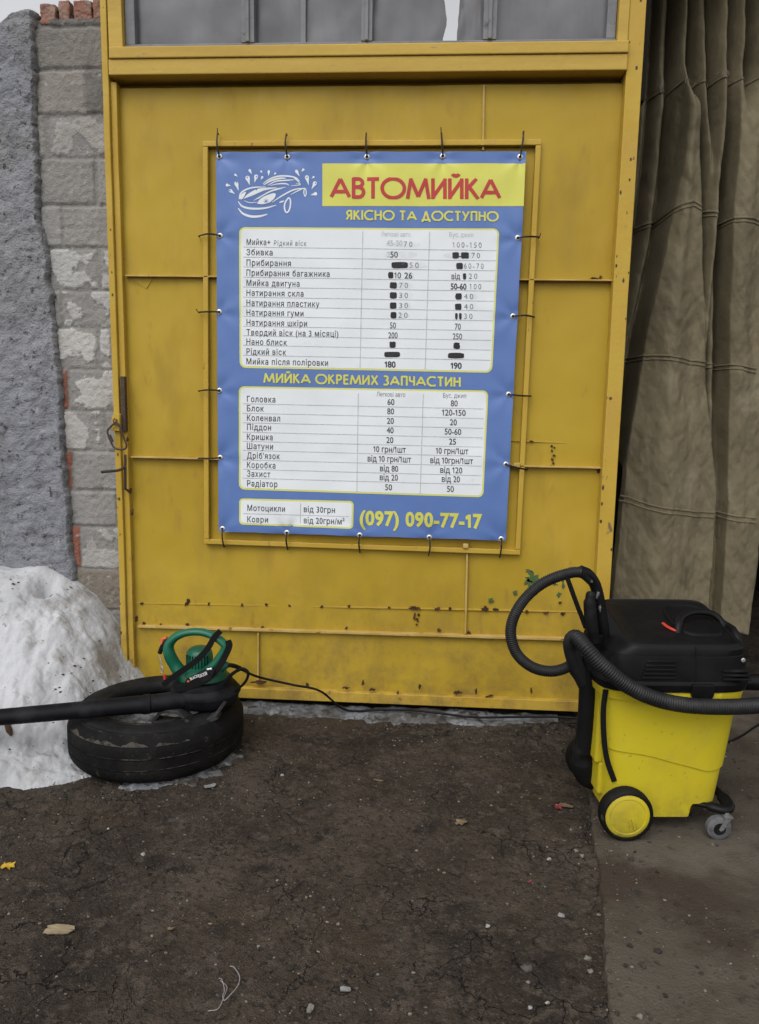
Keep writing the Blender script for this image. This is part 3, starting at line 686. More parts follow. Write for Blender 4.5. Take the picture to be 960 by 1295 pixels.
def ribbon(gg, pts, w_, off, clip=None):
    P = [np.array(p, float) for p in pts]; n = len(P); V = []
    closed = np.linalg.norm(P[0]-P[-1]) < 1e-6
    for i in range(n):
        a = P[(i-1) % (n-1)] if closed and i == 0 else P[max(i-1,0)]; b = P[1] if closed and i == n-1 else P[min(i+1,n-1)]
        t = (b-a)/(np.linalg.norm(b-a)+1e-9); nn = np.array((-t[1],t[0]))*(w_ if np.isscalar(w_) else w_[i])/2
        for q in (P[i]+nn, P[i]-nn):
            if clip and clip[0]:                          # letters end flat on their lines
                dy = (q[0]-clip[1])*clip[2]; q = np.array((q[0], min(max(q[1], clip[0][1]+dy), clip[0][0]+dy)))
            V.append(B2(q[0], q[1], off))
    gg.add(V, [(2*i+1,2*i+3,2*i+2,2*i) for i in range(n-1)])
def sign(gg, body, x0, x1, ytop, ybase, wt, gap=.16, off=.0018):
    """letters between x0 and x1 (px); ytop/ybase at the left end; wt = stroke/cap height"""
    sp = .38; tot = sum(sp if c == ' ' else ST[c][0]+gap for c in body)-gap; cap = ybase-ytop; sx = (x1-x0)/tot; x = 0
    sl = slope(ybase); t = wt*cap
    for c in body:
        if c == ' ': x += sp; continue
        for st in ST[c][1]:
            _lay[0] = (_lay[0]+1) % 12
            dense = []
            for p, q in zip(st[:-1], st[1:]):
                for k in range(3): dense.append((p[0]+(q[0]-p[0])*k/3, p[1]+(q[1]-p[1])*k/3))
            dense.append(st[-1])
            pts = []
            for (u, v) in dense:
                X = (x+u)*sx; pts.append((x0+X, ybase-t/2-v*(cap-t)+X*sl))
            vmin = min(p[1] for p in st); vmax = max(p[1] for p in st)
            cl = (ybase, ybase-cap) if (vmin > -.2 and vmax < 1.2) else None
            ribbon(gg, pts, t, off+_lay[0]*.00004, (cl, x0, sl))
        x += ST[c][0]+gap
# header
hs_ = flat('header_strip', rquad(((407.8,206.8),(664.6,206.6),(662.2,261.0),(407.8,260.8)),0,.0009,90,24), M_yprint, banner)
gg = G(); sign(gg,'АВТОМИЙКА',419,632,224,251.5,.168,.15); flat('lettering', gg, M_red, hs_)
gg = G(); sign(gg,'ЯКІСНО ТА ДОСТУПНО',438.5,629.5,265.6,278.6,.185,.22); flat('slogan', gg, M_yprint, banner)
gg = G(); sign(gg,'МИЙКА ОКРЕМИХ ЗАПЧАСТИН',334.5,582,471.5,484.5,.185,.22); flat('section_title', gg, M_yprint, banner)
gg = G(); text(gg,'(097) 090-77-17',455,663.2,18,width=155,bold=.04,space=1.06); flat('phone_number', gg, M_yprint, banner)
def table(c, r):
    inn = [(c[0][0]+2.2,c[0][1]+2.2),(c[1][0]-2.2,c[1][1]+2.2),(c[2][0]-2.2,c[2][1]-2.2),(c[3][0]+2.2,c[3][1]-2.2)]
    t = flat('price_table', rquad(inn, r-1.5, .0011, 80, 80), M_white, banner)
    flat('border', rquad(c, r, .0006, 80, 80), M_yborder, t); return t
T1 = table(((302.5,287.3),(631.5,289.3),(622.5,471.5),(303.4,465.2)), 8)
T2 = table(((302.2,488.4),(617.8,494),(611.2,629),(302.3,619)), 7)
T3 = table(((302.5,630.3),(447.4,633.6),(446.8,668.8),(302.7,663.2)), 5)
# --- main table
def row(par, name, mt, *a, **k):
    gg = G(); text(gg, *a, **k); flat(name, gg, mt, par)
def rule(par, *a):
    gg = G(); line(gg, *a); flat('ruled_line', gg, M_ghost, par)
ly = [312.4,325.2,337.6,350.5,363,375.7,387.7,400,412.5,424.5,436.6,449.3]
for i, y in enumerate(ly): rule(T1, 308, y, 628-.75*i, y+(320)*slope(y), .75, .0017)
rule(T1,459,293,455.5,465,.8,.0020); rule(T1,543.5,293,537.7,467,.8,.0020)
base = [309.8,322.7,336,348.7,361.5,374,386.8,398.9,411.6,424,435.9,448.3,460.7]
names = ['Мийка+','Збивка','Прибирання','Прибирання багажника','Мийка двигуна','Натирання скла','Натирання пластику','Натирання гуми','Натирання шкіри','Твердий віск (на 3 місяці)','Нано блиск','Рідкий віск','Мийка після поліровки']
wid = [30,33,56,105,67,72,92,72,76.5,116,51,50,103]
for n_, y, wd in zip(names, base, wid): row(T1,'lettering',M_ink,n_, 312, y, 7.7, width=wd, bold=.012, space=1.12)
row(T1,'handwriting',M_ink2,'Рідкий віск',346.5,310.6,6.6,width=41,space=1.25,bold=.004,lean=.05)
def yb(i, x): return base[i]+(x-312)*slope(base[i])
def val(i, x, s_, wd=None, g_=None, cap=7.9, xs=.74, bold=.012): row(T1,'lettering',M_ink, s_, x, yb(i,x)+.3, cap, xs=xs, align='c', bold=bold, width=wd)
def hnd(i, x0, x1, s_): row(T1,'handwriting',M_ink2, s_, x0, yb(i,x0)-.4, 7.2, width=x1-x0, space=1.35, bold=-.004)
def bl(i, x0, x1, h=8): 
    yc = yb(i,(x0+x1)/2)-3.6; rr = 2
    pts = []
    for k in range(20):
        q = 2*math.pi*k/20; ex = abs(math.cos(q))**.45*math.copysign(1,math.cos(q)); ez = abs(math.sin(q))**.45*math.copysign(1,math.sin(q))
        pts.append((( x0+x1)/2+ex*(x1-x0)/2+.5*noise.noise(Vector((q*3,i,x0))), yc+ez*h/2+.7*noise.noise(Vector((q*3,x0,i)))))
    cc = B2((x0+x1)/2,yc,.0023); V = [cc]+[B2(p[0],p[1],.0023) for p in pts]
    flat('marker_blot', G().add(V,[(0,1+(k+1)%20,1+k) for k in range(20)]), M_blot, T1)
for (x0,x1,i,h) in [(489,532,0,7),(486,528,1,9),(560,606,1,8),(498,543,2,8),(513,524,3,9),(500,522,4,9),(505,522,5,8),(505,520,6,9),(503,518,7,8),(590,604,5,8),(589,605,6,9)]:
    yc = yb(i,(x0+x1)/2)-3.5; V = [B2((x0+x1)/2,yc,.0014)]+[B2((x0+x1)/2+(x1-x0)/2*math.cos(2*math.pi*k/16)*(1+.3*noise.noise(Vector((k*.9,i,x0)))),yc+h/2*math.sin(2*math.pi*k/16)*(1+.4*noise.noise(Vector((k*.8,i,3)))),.0014) for k in range(16)]
    flat('smudge', G().add(V,[(0,1+(k+1)%16,1+k) for k in range(16)]), M_haze, T1)
row(T1,'faded_lettering',M_ghost,'Легкові авто',500.5,299.2,5.8,align='c',width=37,bold=-.004,sl=.012); row(T1,'faded_lettering',M_ghost,'Бус, джип',583.5,300.0,6,align='c',width=30,bold=-.002,sl=.012)
row(T1,'faded_lettering',M_ghost,'45-50',489,311,7.4,width=20,bold=.006)
hnd(0,511,521.5,'70'); hnd(0,572.5,609,'100-150')
row(T1,'faded_lettering',M_ghost,'2',489.6,yb(1,490),7.2,width=3.8); val(1,498.5,'50',9.5); bl(1,572,580.5); bl(1,583,593); row(T1,'lettering',M_ink,'-',580.3,yb(1,580),7,width=3,bold=.02); hnd(1,596.5,607,'70')
bl(2,495,516); hnd(2,518,529.5,'50'); bl(2,577,585.5); hnd(2,587,611.5,'60-70')
bl(3,491,497.5); val(3,503,'10',8.5); val(3,516.5,'26',10,bold=.02); row(T1,'lettering',M_ink,'від',571,yb(3,571)+.3,7.6,width=11,bold=.014); bl(3,585.5,589.5); hnd(3,593,603.5,'20')
bl(4,493,502); hnd(4,505,516,'70'); val(4,580,'50-60',20,bold=.03); hnd(4,594,608.5,'100')
bl(5,493,502); hnd(5,505,516,'30'); bl(5,576,584); hnd(5,587,598.5,'40')
bl(6,493,501.5); hnd(6,505,516,'30'); bl(6,575.5,583.5); hnd(6,587,598.5,'40')
bl(7,494,501.5); hnd(7,504,515.5,'20'); bl(7,575.5,579); bl(7,580.5,584); hnd(7,587,597.5,'30')
val(8,497,'50'); val(8,579,'70'); val(9,497,'200'); val(9,578.5,'250')
bl(10,492.5,500.5); bl(10,573.5,581.5); bl(11,486,506,7); bl(11,566.5,587,7)
val(12,493.5,'180',14,bold=.035); val(12,577,'190',14,bold=.035)
# --- parts table
ly2 = [510.5,522.5,534.5,546.4,558,569.4,581.5,593.3,604.5]
for i, y in enumerate(ly2): rule(T2, 307, y, 612-.5*i, y+305*slope(y), .75, .0017)
rule(T2,453.3,497.5,451.4,622,.8,.0020); rule(T2,535.4,498.6,531.4,624.5,.8,.0020)
base2 = [508.3,520,532,543.7,556,567.7,579.7,591.6,602.7,615]
rows2 = [('Головка',36,'60','80'),('Блок',21.5,'80','120-150'),('Коленвал',42,'20','20'),('Піддон',30.5,'40','50-60'),('Кришка',32.5,'20','25'),('Шатуни',33,'10 грн/1шт','10 грн/1шт'),
  ("Дріб'язок",41.5,'від 10 грн/1шт','від 10грн/1шт'),('Коробка',36,'від 80','від 120'),('Захист',29.5,'від 20','від 20'),('Радіатор',38.5,'50','50')]
W2 = {'10 грн/1шт':41,'від 10 грн/1шт':55,'від 10грн/1шт':54,'від 80':23,'від 20':23,'від 120':28,'120-150':30,'50-60':21}
for (n_,wd,a,b), y in zip(rows2, base2):
    row(T2,'lettering',M_ink,n_,312.5,y,7.8,width=wd,bold=.012,space=1.12)
    xa = 494.5-.28*(y-508)/10*1.0; xb = 574.5-.45*(y-508)/10
    ya = y+(xa-312)*slope(y)-.2; yb2 = y+(xb-312)*slope(y)-.2
    row(T2,'lettering',M_ink,a,xa,ya,7.9,align='c',width=W2.get(a,8.8),bold=.014); row(T2,'lettering',M_ink,b,xb,yb2,7.9,align='c',width=W2.get(b,8.8),bold=.014)
row(T2,'faded_lettering',M_ink2,'Легкові авто',494.5,501.6,5.8,align='c',width=36,bold=-.002); row(T2,'faded_lettering',M_ink2,'Бус, джип',575,503.2,6,align='c',width=29,bold=-.002)
rule(T3,308,649.4,441,653.2,.75,.0017); rule(T3,380.3,636.5,379.8,662.3,.8,.0020)
row(T3,'lettering',M_ink,'Мотоцикли',313,645.8,7.6,width=47.5,bold=.012,space=1.1); row(T3,'lettering',M_ink,'Коври',313,660,7.4,width=26,bold=.012,space=1.1)
row(T3,'lettering',M_ink,'від 30грн',384.3,647.6,7.8,width=39.5,bold=.012,space=1.06); row(T3,'lettering',M_ink,'від 20грн/м',384.3,661.6,7.8,width=48,bold=.012,space=1.06); row(T3,'lettering',M_ink,'2',433,658.8,4.2,width=3,bold=.02)
# --- car and splash emblem
gg = G()
def E4(x, y): return (270+x/4.8, 190+y/4.8)
def swoosh(pts, wmax, taper=True, n=6):
    P = catmull([E4(*p) for p in pts], n); N = len(P)
    _lay[0] = (_lay[0]+1) % 12
    ribbon(gg, P, [max(.25, wmax*(math.sin(math.pi*(.06+.88*i/(N-1)))**.7 if taper else 1)) for i in range(N)], .0008+_lay[0]*.00004)
def fill(pts):
    P = catmull([E4(*p) for p in pts+[pts[0]]], 4)[:-1]; c = np.mean(P, axis=0); _lay[0] = (_lay[0]+1) % 12; off = .0008+_lay[0]*.00004
    gg.add([B2(c[0],c[1],off)]+[B2(p[0],p[1],off) for p in P], [(0,1+(k+1)%len(P),1+k) for k in range(len(P))])
swoosh([(300,205),(335,180),(390,160),(450,157),(500,168),(525,190)],2.0); swoosh([(305,212),(345,188),(400,172),(440,170)],2.4); swoosh([(330,214),(380,190),(440,183),(490,180)],1.8)
swoosh([(345,215),(395,205),(440,204),(460,214)],1.6); swoosh([(490,170),(505,180),(528,205)],1.6); swoosh([(500,200),(528,210),(470,216)],1.0)
swoosh([(155,298),(165,262),(200,238),(250,226),(320,224)],2.0); fill([(158,296),(165,270),(195,252),(190,275),(172,298)])
fill([(180,296),(215,262),(270,235),(330,228),(390,228),(310,245),(240,275)]); swoosh([(245,306),(300,275),(370,240),(440,225)],1.6); swoosh([(270,296),(330,258),(420,232)],1.2)
fill([(265,326),(285,296),(330,272),(375,262),(372,290),(340,318),(300,328)]); swoosh([(150,310),(175,340),(230,354),(310,352),(382,334)],2.6); swoosh([(150,352),(180,385),(230,402),(285,400),(328,388)],3.0)
swoosh([(185,305),(220,318),(270,315)],1.0); swoosh([(355,318),(420,275),(490,240),(555,230)],1.8); swoosh([(400,318),(430,308)],2.0); swoosh([(470,270),(510,248),(550,232),(545,258)],1.4)
swoosh([(455,290),(436,318),(432,352),(442,378),(458,368),(468,330),(466,298),(455,288)],1.8,False); swoosh([(552,232),(549,258),(556,280),(563,262),(560,236),(552,232)],1.2,False)
for (x0,y0,x1,y1,s_) in [(75,210,105,215,1),(95,240,130,265,1.1),(128,145,147,160,.7),(135,190,153,245,1.3),(203,155,220,210,1.5),(217,115,232,145,.9),(262,148,250,195,1.3),(287,125,297,138,.7),(300,158,288,180,.8),(337,122,335,157,.8),(380,138,368,152,.6),
   (500,120,523,160,1),(550,113,535,132,.8),(565,152,578,212,1.3),(612,158,597,173,.7),(622,190,596,236,1.3),(630,262,590,272,1.1)]:
    d = np.array((x1-x0,y1-y0),float); L_ = np.linalg.norm(d); d /= L_; nn = np.array((-d[1],d[0])); wv = 9*s_
    fill([tuple(np.array((x0,y0))+d*L_*t+nn*wv*k) for t,k in [(0,0),(.08,.75),(.3,1),(.6,.5),(1,0),(.6,-.5),(.3,-1),(.08,-.75)]])
flat('car_emblem', gg, M_white, banner)
gg = G()
for (x,y) in [(320,320)]:
    for k in range(4):
        q = math.pi*k/4; a = E4(x+16*math.cos(q),y-10+16*math.sin(q)); b = E4(x-16*math.cos(q),y-10-16*math.sin(q)); line(gg,*a,*b,.5,.0016+k*.00005,2)
for (x,y) in [(205,165),(262,160),(568,165),(620,200),(100,245),(262,240),(140,195)]:
    a = E4(x,y); V = [B2(a[0]+.8*math.cos(q),a[1]+1.1*math.sin(q),.0016) for q in [2*math.pi*k/8 for k in range(8)]]; gg.add(V,[tuple(range(7,-1,-1))])
flat('emblem_detail', gg, M_blue, banner)
# --- eyelets and the wire ties that hold the banner to its frame
where = ['top left corner','above the car emblem','above the red heading, left end','above the red heading, middle','top right corner',
 'left edge, beside the first table top','left edge, beside the struck out prices','left edge, at the middle heading','left edge, beside the lower table',
 'right edge, beside the first table top','right edge, lower half of first table','right edge, top of second table','right edge, at the rusty lug',
 'bottom left corner','below the small motorcycle table','bottom edge below the phone area code','bottom edge below the phone middle digits','bottom right corner']
tie_end = [(275,169),(362,170),(463,169),(558,168),(662,167),(252,298.5),(252,395),(252,494.5),(252,579.5),(681,300),(675,401),(671,501),(666,594),(283,691),(363.5,694),(455,698),(542,702),(632,704)]
for k, ((x,y), e, wh) in enumerate(zip(ey, tie_end, where)):
    p = EYW[k]; d = bdisp(p[0],p[2]); gg = G()
    gg.lathe((p[0],YB+d-.0045,p[2]),'y',[(.0058,.006),(.0058,.001),(.0068,0),(.0095,.0005),(.0118,.003),(.0118,.0045)],20)
    gg.f = [f for f in gg.f if len(f) < 10]
    eo = build('eyelet', gg, M_eyelet, banner, smooth=True, recalc=False)
    gg = G(); gg.lathe((p[0],YB+d-.0022,p[2]),'y',[(.0062,0),(.0062,.001)],14); build('hole', gg, M_tie, eo)
    q = at(e[0],e[1],-.035); dr = q-p; dr[1] = 0; dr /= np.linalg.norm(dr); q2 = q+dr*.004
    j1 = np.array((rnd.uniform(-.004,.004),0,rnd.uniform(-.004,.004))); gg = G()
    mid = (p+q)/2+j1
    pts = catmull([(p[0],YB+d+.004,p[2]),(p[0],YB+d-.007,p[2]),(mid[0],YB-.010,mid[2]),(q[0],-.036,q[2]),(q2[0],-.033,q2[2]),(q2[0],-.012,q2[2])],4)
    gg.tube(pts,.0023,6); gg.tube(catmull([(p[0]+.002,YB+d-.007,p[2]+.002),(mid[0]+.003,YB-.012,mid[2]+.003),(q[0]+.002,-.037,q[2]+.002)],4),.0019,6)
    if k % 3 == 0: gg.tube([(q2[0],-.034,q2[2]),(q2[0]+rnd.uniform(-.006,.006),-.05,q2[2]+.012)],.0018,5)
    solo('wire_tie', gg, M_tie, 'dark wire tie holding the blue banner, '+wh, 'wire tie', 'wire ties round the banner', smooth=True)

# ------------------------------------------------------------------ canvas curtain
YC = .36
ed = [at(*q,YC) for q in [(817,-70),(815,0),(806,250),(801,420),(790,600),(779,700),(771,768)]]
er = [at(*q,YC) for q in [(1010,-70),(1005,0),(1000,250),(990,420),(967,600),(957,700),(944,800)]]
def ex(lst, z): return interp(-z,[-p[2] for p in lst],[p[0] for p in lst])
rd = []
def ridge(pts, A_, s0, s1, skew=1.0):
    W_ = [at(*p,YC-.05) for p in pts]; rd.append(([-p[2] for p in W_],[p[0] for p in W_],A_,s0,s1,skew))
ridge([(822,-40),(818,100),(808,250),(798,420),(786,760)],.07,.036,.05)
ridge([(843,-40),(838,100),(828,200),(818,300),(806,430),(790,700)],.11,.032,.05)
ridge([(862,-40),(856,100),(848,200),(840,290),(816,430),(800,700)],.13,.030,.05)
ridge([(882,-40),(878,60),(876,160),(874,260)],.17,.028,.05)
ridge([(903,-40),(902,95),(910,200),(910,420),(912,760)],.15,.030,.034)
ridge([(926,-40),(924,95),(922,150),(918,200)],.18,.036,.02)
ridge([(950,-40),(946,90),(950,300)],.15,.040,.05)
ridge([(985,-40),(985,300),(970,700)],.18,.07,.05)
def edge(pts):
    W_ = [at(*p,YC-.05) for p in pts]; return ([-p[2] for p in W_],[p[0] for p in W_])
TL_ = edge([(876,60),(872,150),(866,206),(848,294),(820,432),(798,551),(779,657),(768,732),(764,790)])     # left fold of the broad front panel
TR_ = edge([(893,60),(896,150),(898,250),(900,380),(902,469),(914,600),(915,640),(907,751),(905,800)])
RL_ = edge([(944,60),(939,125),(926,281),(922,400),(920,532),(919,640),(913,751),(910,800)])                # left fold of the right hand panel
def sst(t): t = max(0,min(1,t)); return t*t*(3-2*t)
def cy_(x, z):
    t = max(0,min(1,(3.1-z)/2.7)); pw = 0
    for zs,xs,A_,s0,s1,sk in rd:
        xc = interp(-z,zs,xs)+.006*fn(z*2.2,xs[0]*9); s_ = (s0+(s1-s0)*t); d = (x-xc)/s_
        d *= (1.15 if d > 0 else .87); v_ = A_*(1.15-.35*t)*max(0,1-.75*d*d); pw += v_**9
    dl = x-ex(ed,z)
    y = YC+.20-pw**(1/9)+.30*max(0,1-dl/(.34-.06*t))*(.6+.4*t)
    wv = .006*fn(z*3,1.7)
    a0 = interp(-z,*TL_)+wv; a1 = interp(-z,*TR_)-wv; wa = max(.02,a1-a0); q = (x-a0)/wa
    k = sst((x-a0)/.016)*sst((a1-x)/.016)*sst((-z+at(870,60,YC)[2])/.25)
    if k > 0:
        yp = YC+.015-.05*math.sin(math.pi*max(0,min(1,q)))**.8 + .022*math.sin(q*9+z*.8)*min(1,wa/.3) + .03*(1-t)
        y = y*(1-k)+yp*k
    b0 = interp(-z,*RL_)+wv*.7
    k = sst((x-b0)/.018)*sst((-z+at(940,60,YC)[2])/.35)
    if k > 0:
        yp = YC+.0-.045*sst((x-b0)/.09)+.05*sst((x-b0-.08)/.12)+.015*math.sin(x*38+z*1.5)
        y = y*(1-k)+yp*k
    y += .012*fn(x*7,z*2.2,1,4)+.006*fn(x*14,z*7,2,4)+.004*fn((x+z*.6)*16,z*5,4,3)-.014*abs(fn((x+z*.35)*6,z*2.6,6,4))-.009*abs(fn((x-z*.5)*8,z*5,8,3))
    if z > 2.75 : y += .012*math.sin(x*95+z*3)*(min(1,(z-2.75)/.2))
    return y
g = G(); nu, nv = 300, 340
zt_, zbl, zbr = 3.35, at(774,767,YC)[2], at(944,802,YC)[2]
def cpt(u, v):
    zb_ = zbl+(zbr-zbl)*u+.008*math.sin(u*9); z = zt_+(zb_-zt_)*v
    x = ex(ed,z)+(ex(er,z)-ex(ed,z))*u+.004*fn(z*5,u*3)
    y = cy_(x,z)
    if u < .02: y += .03*(1-u/.02)
    return (x,y,z)
g.grid(cpt, nu, nv)
ct = thing('curtain', 'heavy olive brown canvas curtain hanging in folds in the dark doorway', 'curtain', (1.2,YC,float(zbl)))
co = build('cloth', g, M_canvas, ct, smooth=True, recalc=False, angle=180)
so = co.modifiers.new('thick','SOLIDIFY'); so.thickness = .004; so.offset = 1
def seamline(pts, rad, n=120):
    W_ = [at(*p,YC-.03) for p in pts]; gg = G(); x0, x1 = W_[0][0], W_[-1][0]; P_ = []
    for i in range(n+1):
        x = x0+(x1-x0)*i/n; z = interp(x,[p[0] for p in W_],[p[2] for p in W_])+.005*fn(x*9,z0_:=1.0); P_.append((x,cy_(x,z)-.002,z))
    gg.tube(P_,rad,6,(1.8,1)); build('seam', gg, M_canvas, ct, smooth=True)
seamline([(812,86),(850,92),(880,90),(925,95),(985,90)],.0028)
seamline([(806,268),(840,266),(880,252),(905,262),(930,275),(985,280)],.003); seamline([(806,273),(840,271),(880,258),(905,268),(930,280),(985,286)],.002)
seamline([(798,449),(830,448),(860,452),(900,458),(958,466)],.0026); seamline([(798,454),(830,453),(860,457),(900,463),(958,471)],.0022)
seamline([(786,634),(830,646),(880,654),(930,658),(956,661)],.0022)
seamline([(788,628),(830,640),(880,648),(930,652),(956,655)],.0026)
gg = G()
for k in range(34):
    x = rnd.uniform(at(820,90,YC)[0],at(955,90,YC)[0]); z = at(880,91,YC)[2]+rnd.uniform(-.012,.012); y = cy_(x,z)-.004
    gg = G(); gg.tube([(x,y,z),(x+rnd.uniform(-.01,.01),y-.004,z-rnd.uniform(.004,.02)),(x+rnd.uniform(-.015,.015),y-.002,z-rnd.uniform(.01,.035))],.0009,4); build('loose_thread', gg, M_canvas2, ct)
gg = G(); gg.tube([(.86,YC+.02,3.36),(1.9,YC+.02,3.36)],.014,10); build('curtain_rod', gg, M_steel, ct, smooth=True)

# ------------------------------------------------------------------ snow heap
def snow_h(x, y):
    H = interp(x,[-3.2,-2.2,-1.96,-1.73,-1.62,-1.50,-1.40,-1.33,-1.24,-1.1,-1.0,-.9],[.62,.60,.60,.605,.56,.47,.34,.20,.06,.0,-.04,-.08])
    Lf = interp(x,[-3.2,-1.9,-1.5,-1.3,-1.15,-.95],[.95,.88,.79,.70,.62,.4])
    t = (-y)/Lf
    if t > 1.08: return -.06
    p = interp(t,[-.2,0,.15,.35,.6,.8,.93,1.0,1.08],[1.01,1,.97,.80,.50,.27,.13,.05,-.10])
    h = H*p + .038*fn(x*3.6,y*3.6,2.2,6)*min(1,t*3+.3)*(1 if t < .9 else .5) + .024*fn(x*8,y*8,.5,4)*min(1,t*2+.35) + .020*abs(fn(x*12,y*12,3.5,3))*min(1,t*2.5+.15) + .004*fn(x*30,y*30,1.5,3)
    q = atg(62,776,.42); d = math.hypot(x-q[0],(y-q[1])*.7)/.045
    if d < 1.6: h -= .055*math.exp(-d*d*1.6)
    return h
g = G(); g.grid(lambda u,v: (lambda x,y: (x,y,snow_h(x,y)))(-3.0+(u**.55)*2.15, -.98+v*1.05), 300, 150)
solo('snow_heap', g, M_snow, 'heap of dirty white snow piled against the wall left of the door', 'snow heap', smooth=True, recalc=False, angle=180)
q = atg(62,778,.42); gg = G(); gg.lump((q[0]+.01,q[1]+.03,snow_h(q[0],q[1])+.004),.020,.018,.013,.3,2,3)
solo('stone', gg, mat('grey_stone',(.12,.12,.125),.9,.2,bumps=[(60,.5,5)]), 'grey stone lying in the pit of the snow heap', 'stone', smooth=True, angle=180)
q = atg(8,945,.06); gg = G(); gg.tube(catmull([(q[0]-.12,q[1]-.02,snow_h(q[0]-.12,q[1]-.02)+.01),(q[0]-.02,q[1]+.01,snow_h(q[0],q[1])+.012),(q[0]+.035,q[1]-.02,snow_h(q[0]+.035,q[1]-.02)+.006)],4),[.014]*4+[.011]*4+[.005],8)
solo('bark_piece', gg, M_darkwood, 'dark stub of bark poking out of the snow behind the blower pipe', 'bark', smooth=True)
# ice strip along the door foot
def ice_edge(x): return -.105-.035*fn(x*4,7.7)-.025*fn(x*17,3)+.03*max(0,(x-.35))*8
g = G(); 
def icp(u, v):
    x = -.98+u*1.60; e = min(ice_edge(x),-.03); y = .0+(e-.0)*v
    return (x,y,ground_h(x,y)+.020*(1-v**3)*(1+.5*fn(x*12,y*12))-(.015 if v == 1 else 0))
g.grid(icp, 260, 26)
solo('ice_strip', g, M_ice, 'strip of grey refrozen snow along the foot of the yellow door', 'ice', smooth=True, recalc=False, angle=180)
# rim of slush at the tyre foot
TC = np.array((-1.035,-.462,0)); TR = .335
g = G()
def slp(u, v):
    a = R(-95+u*90); r = TR-.05+v*(.045+.05*max(-.3,.35+1.2*fn(math.cos(a)*5,math.sin(a)*5,2))*(1.0 if a > R(-60) else .45)); x, y = TC[0]+r*math.cos(a), TC[1]+r*math.sin(a)
    return (x,y,ground_h(x,y)+.016*(1-v**2)*(.8+.9*fn(x*18,y*18))-(.012 if v == 1 else 0))
g.grid(slp, 160, 14)
solo('slush_rim', g, M_ice, 'thin crust of old snow round the foot of the flat lying tyre', 'ice', smooth=True, recalc=False, angle=180)

# ------------------------------------------------------------------ tyre
ty = thing('tyre', 'worn black car tyre lying flat before the door, blower resting on it', 'tyre', (TC[0],TC[1],0))
ZT = -.004
g = G(); k = TR/.335
prof = [(.300,.186),(.316,.172),(.327,.152),(.334,.140)]
for zc in (.108,.066): prof += [(.3345,zc+.005),(.3345,zc+.0022),(.330,zc+.0015),(.330,zc-.0015),(.3345,zc-.0022),(.3345,zc-.005)]
prof += [(.333,.044),(.326,.028),(.312,.012),(.296,.004)]
g.lathe((TC[0],TC[1],ZT),'z',prof,120); g.f = [f for f in g.f if len(f) == 4]
# shallow sipes
build('tread', g, M_tread, ty, smooth=True, angle=35)
g = G()
sw = [(.301,.1858),(.292,.190),(.288,.1885),(.284,.192),(.268,.1965),(.250,.198),(.232,.196),(.222,.192),(.220,.194),(.212,.193),(.205,.187),(.200,.176),(.199,.160),(.206,.150),(.235,.150),(.275,.145),(.296,.12),(.300,.09),(.296,.06),(.275,.035),(.235,.03),(.206,.03),(.199,.02),(.205,.004),(.232,-.002),(.262,-.002),(.296,.0042)]
g.lathe((TC[0],TC[1],ZT),'z',sw,120); g.f = [f for f in g.f if len(f) == 4]
build('sidewall', g, M_rubber, ty, smooth=True, angle=50)
g = G()                                        # dried mud along the front shoulder
for (rr0,zz0,rr1,zz1,wd,a0,a1) in [(.3275,.1545,.3185,.1725,1.0,-165,-50),(.3350,.110,.3345,.1135,.9,-125,-15),(.3350,.068,.3345,.0705,.9,-100,-10)]:
    n = 150; V = []
    for i in range(n+1):
        a = R(a0+(a1-a0)*i/n); f_ = max(0,.5+1.1*fn(a*5,rr0*30,2,4))*math.sin(math.pi*i/n)**.4; 
        for (r_,z_) in [(rr0,zz0),(rr0+(rr1-rr0)*min(1,f_),zz0+(zz1-zz0)*min(1,f_))]: V.append((TC[0]+(r_+.0012)*math.cos(a),TC[1]+(r_+.0012)*math.sin(a),z_+ZT+.0008))
    g.add(V,[(2*i,2*i+2,2*i+3,2*i+1) for i in range(n)])
build('mud_crust', g, M_dust, ty, recalc=False)
g = G(); g.grid(lambda u,v: (lambda r,a: (TC[0]+r*math.cos(a),TC[1]+r*math.sin(a),.075+.014*fn(r*math.cos(a)*12,r*math.sin(a)*12,1)))(.27*v,2*math.pi*u),60,16)
solo('ice_plug', g, M_ice, 'grey refrozen snow filling the hole of the flat tyre', 'ice', smooth=True, recalc=False, angle=180)

# ------------------------------------------------------------------ leaf blower
YBL = -.47
bl_ = thing('leaf_blower', 'green and black electric leaf blower with long black tube resting on the tyre', 'leaf blower', (-.80,YBL,.19))
hc = np.array((-.838,-.47))
def ring(cx, cy, z, rx, ry, n=48, e=2.0, rot=0):
    out = []
    for k in range(n):
        q = 2*math.pi*k/n; c, s_ = math.cos(q), math.sin(q)
        x = rx*math.copysign(abs(c)**(2/e),c); y = ry*math.copysign(abs(s_)**(2/e),s_)
        out.append((cx+x*math.cos(rot)-y*math.sin(rot), cy+x*math.sin(rot)+y*math.cos(rot), z))
    return out
g = G(); g.loft([ring(hc[0],hc[1],z,r*1.08,r) for z,r in [(.196,.09),(.201,.106),(.213,.117),(.238,.121),(.246,.122),(.252,.122),(.260,.118),(.272,.110),(.280,.095),(.284,.07)]])
g.loft([ring(hc[0],hc[1],z,r*1.08,r) for z,r in [(.243,.122),(.2435,.1262),(.2505,.1262),(.251,.122)]])
g.loft([ring(hc[0]-.01,hc[1],z,r*1.1,r) for z,r in [(.268,.108),(.284,.107),(.298,.100),(.303,.090)]]); build('fan_housing', g, M_pipe, bl_, smooth=True, angle=35)
pa = [np.array((-.79,-.50,.236)),np.array((-.87,-.535,.236)),atg(190,890,.238),atg(165,892,.236),atg(90,899,.232),atg(0,907,.228),atg(-60,912,.226)]
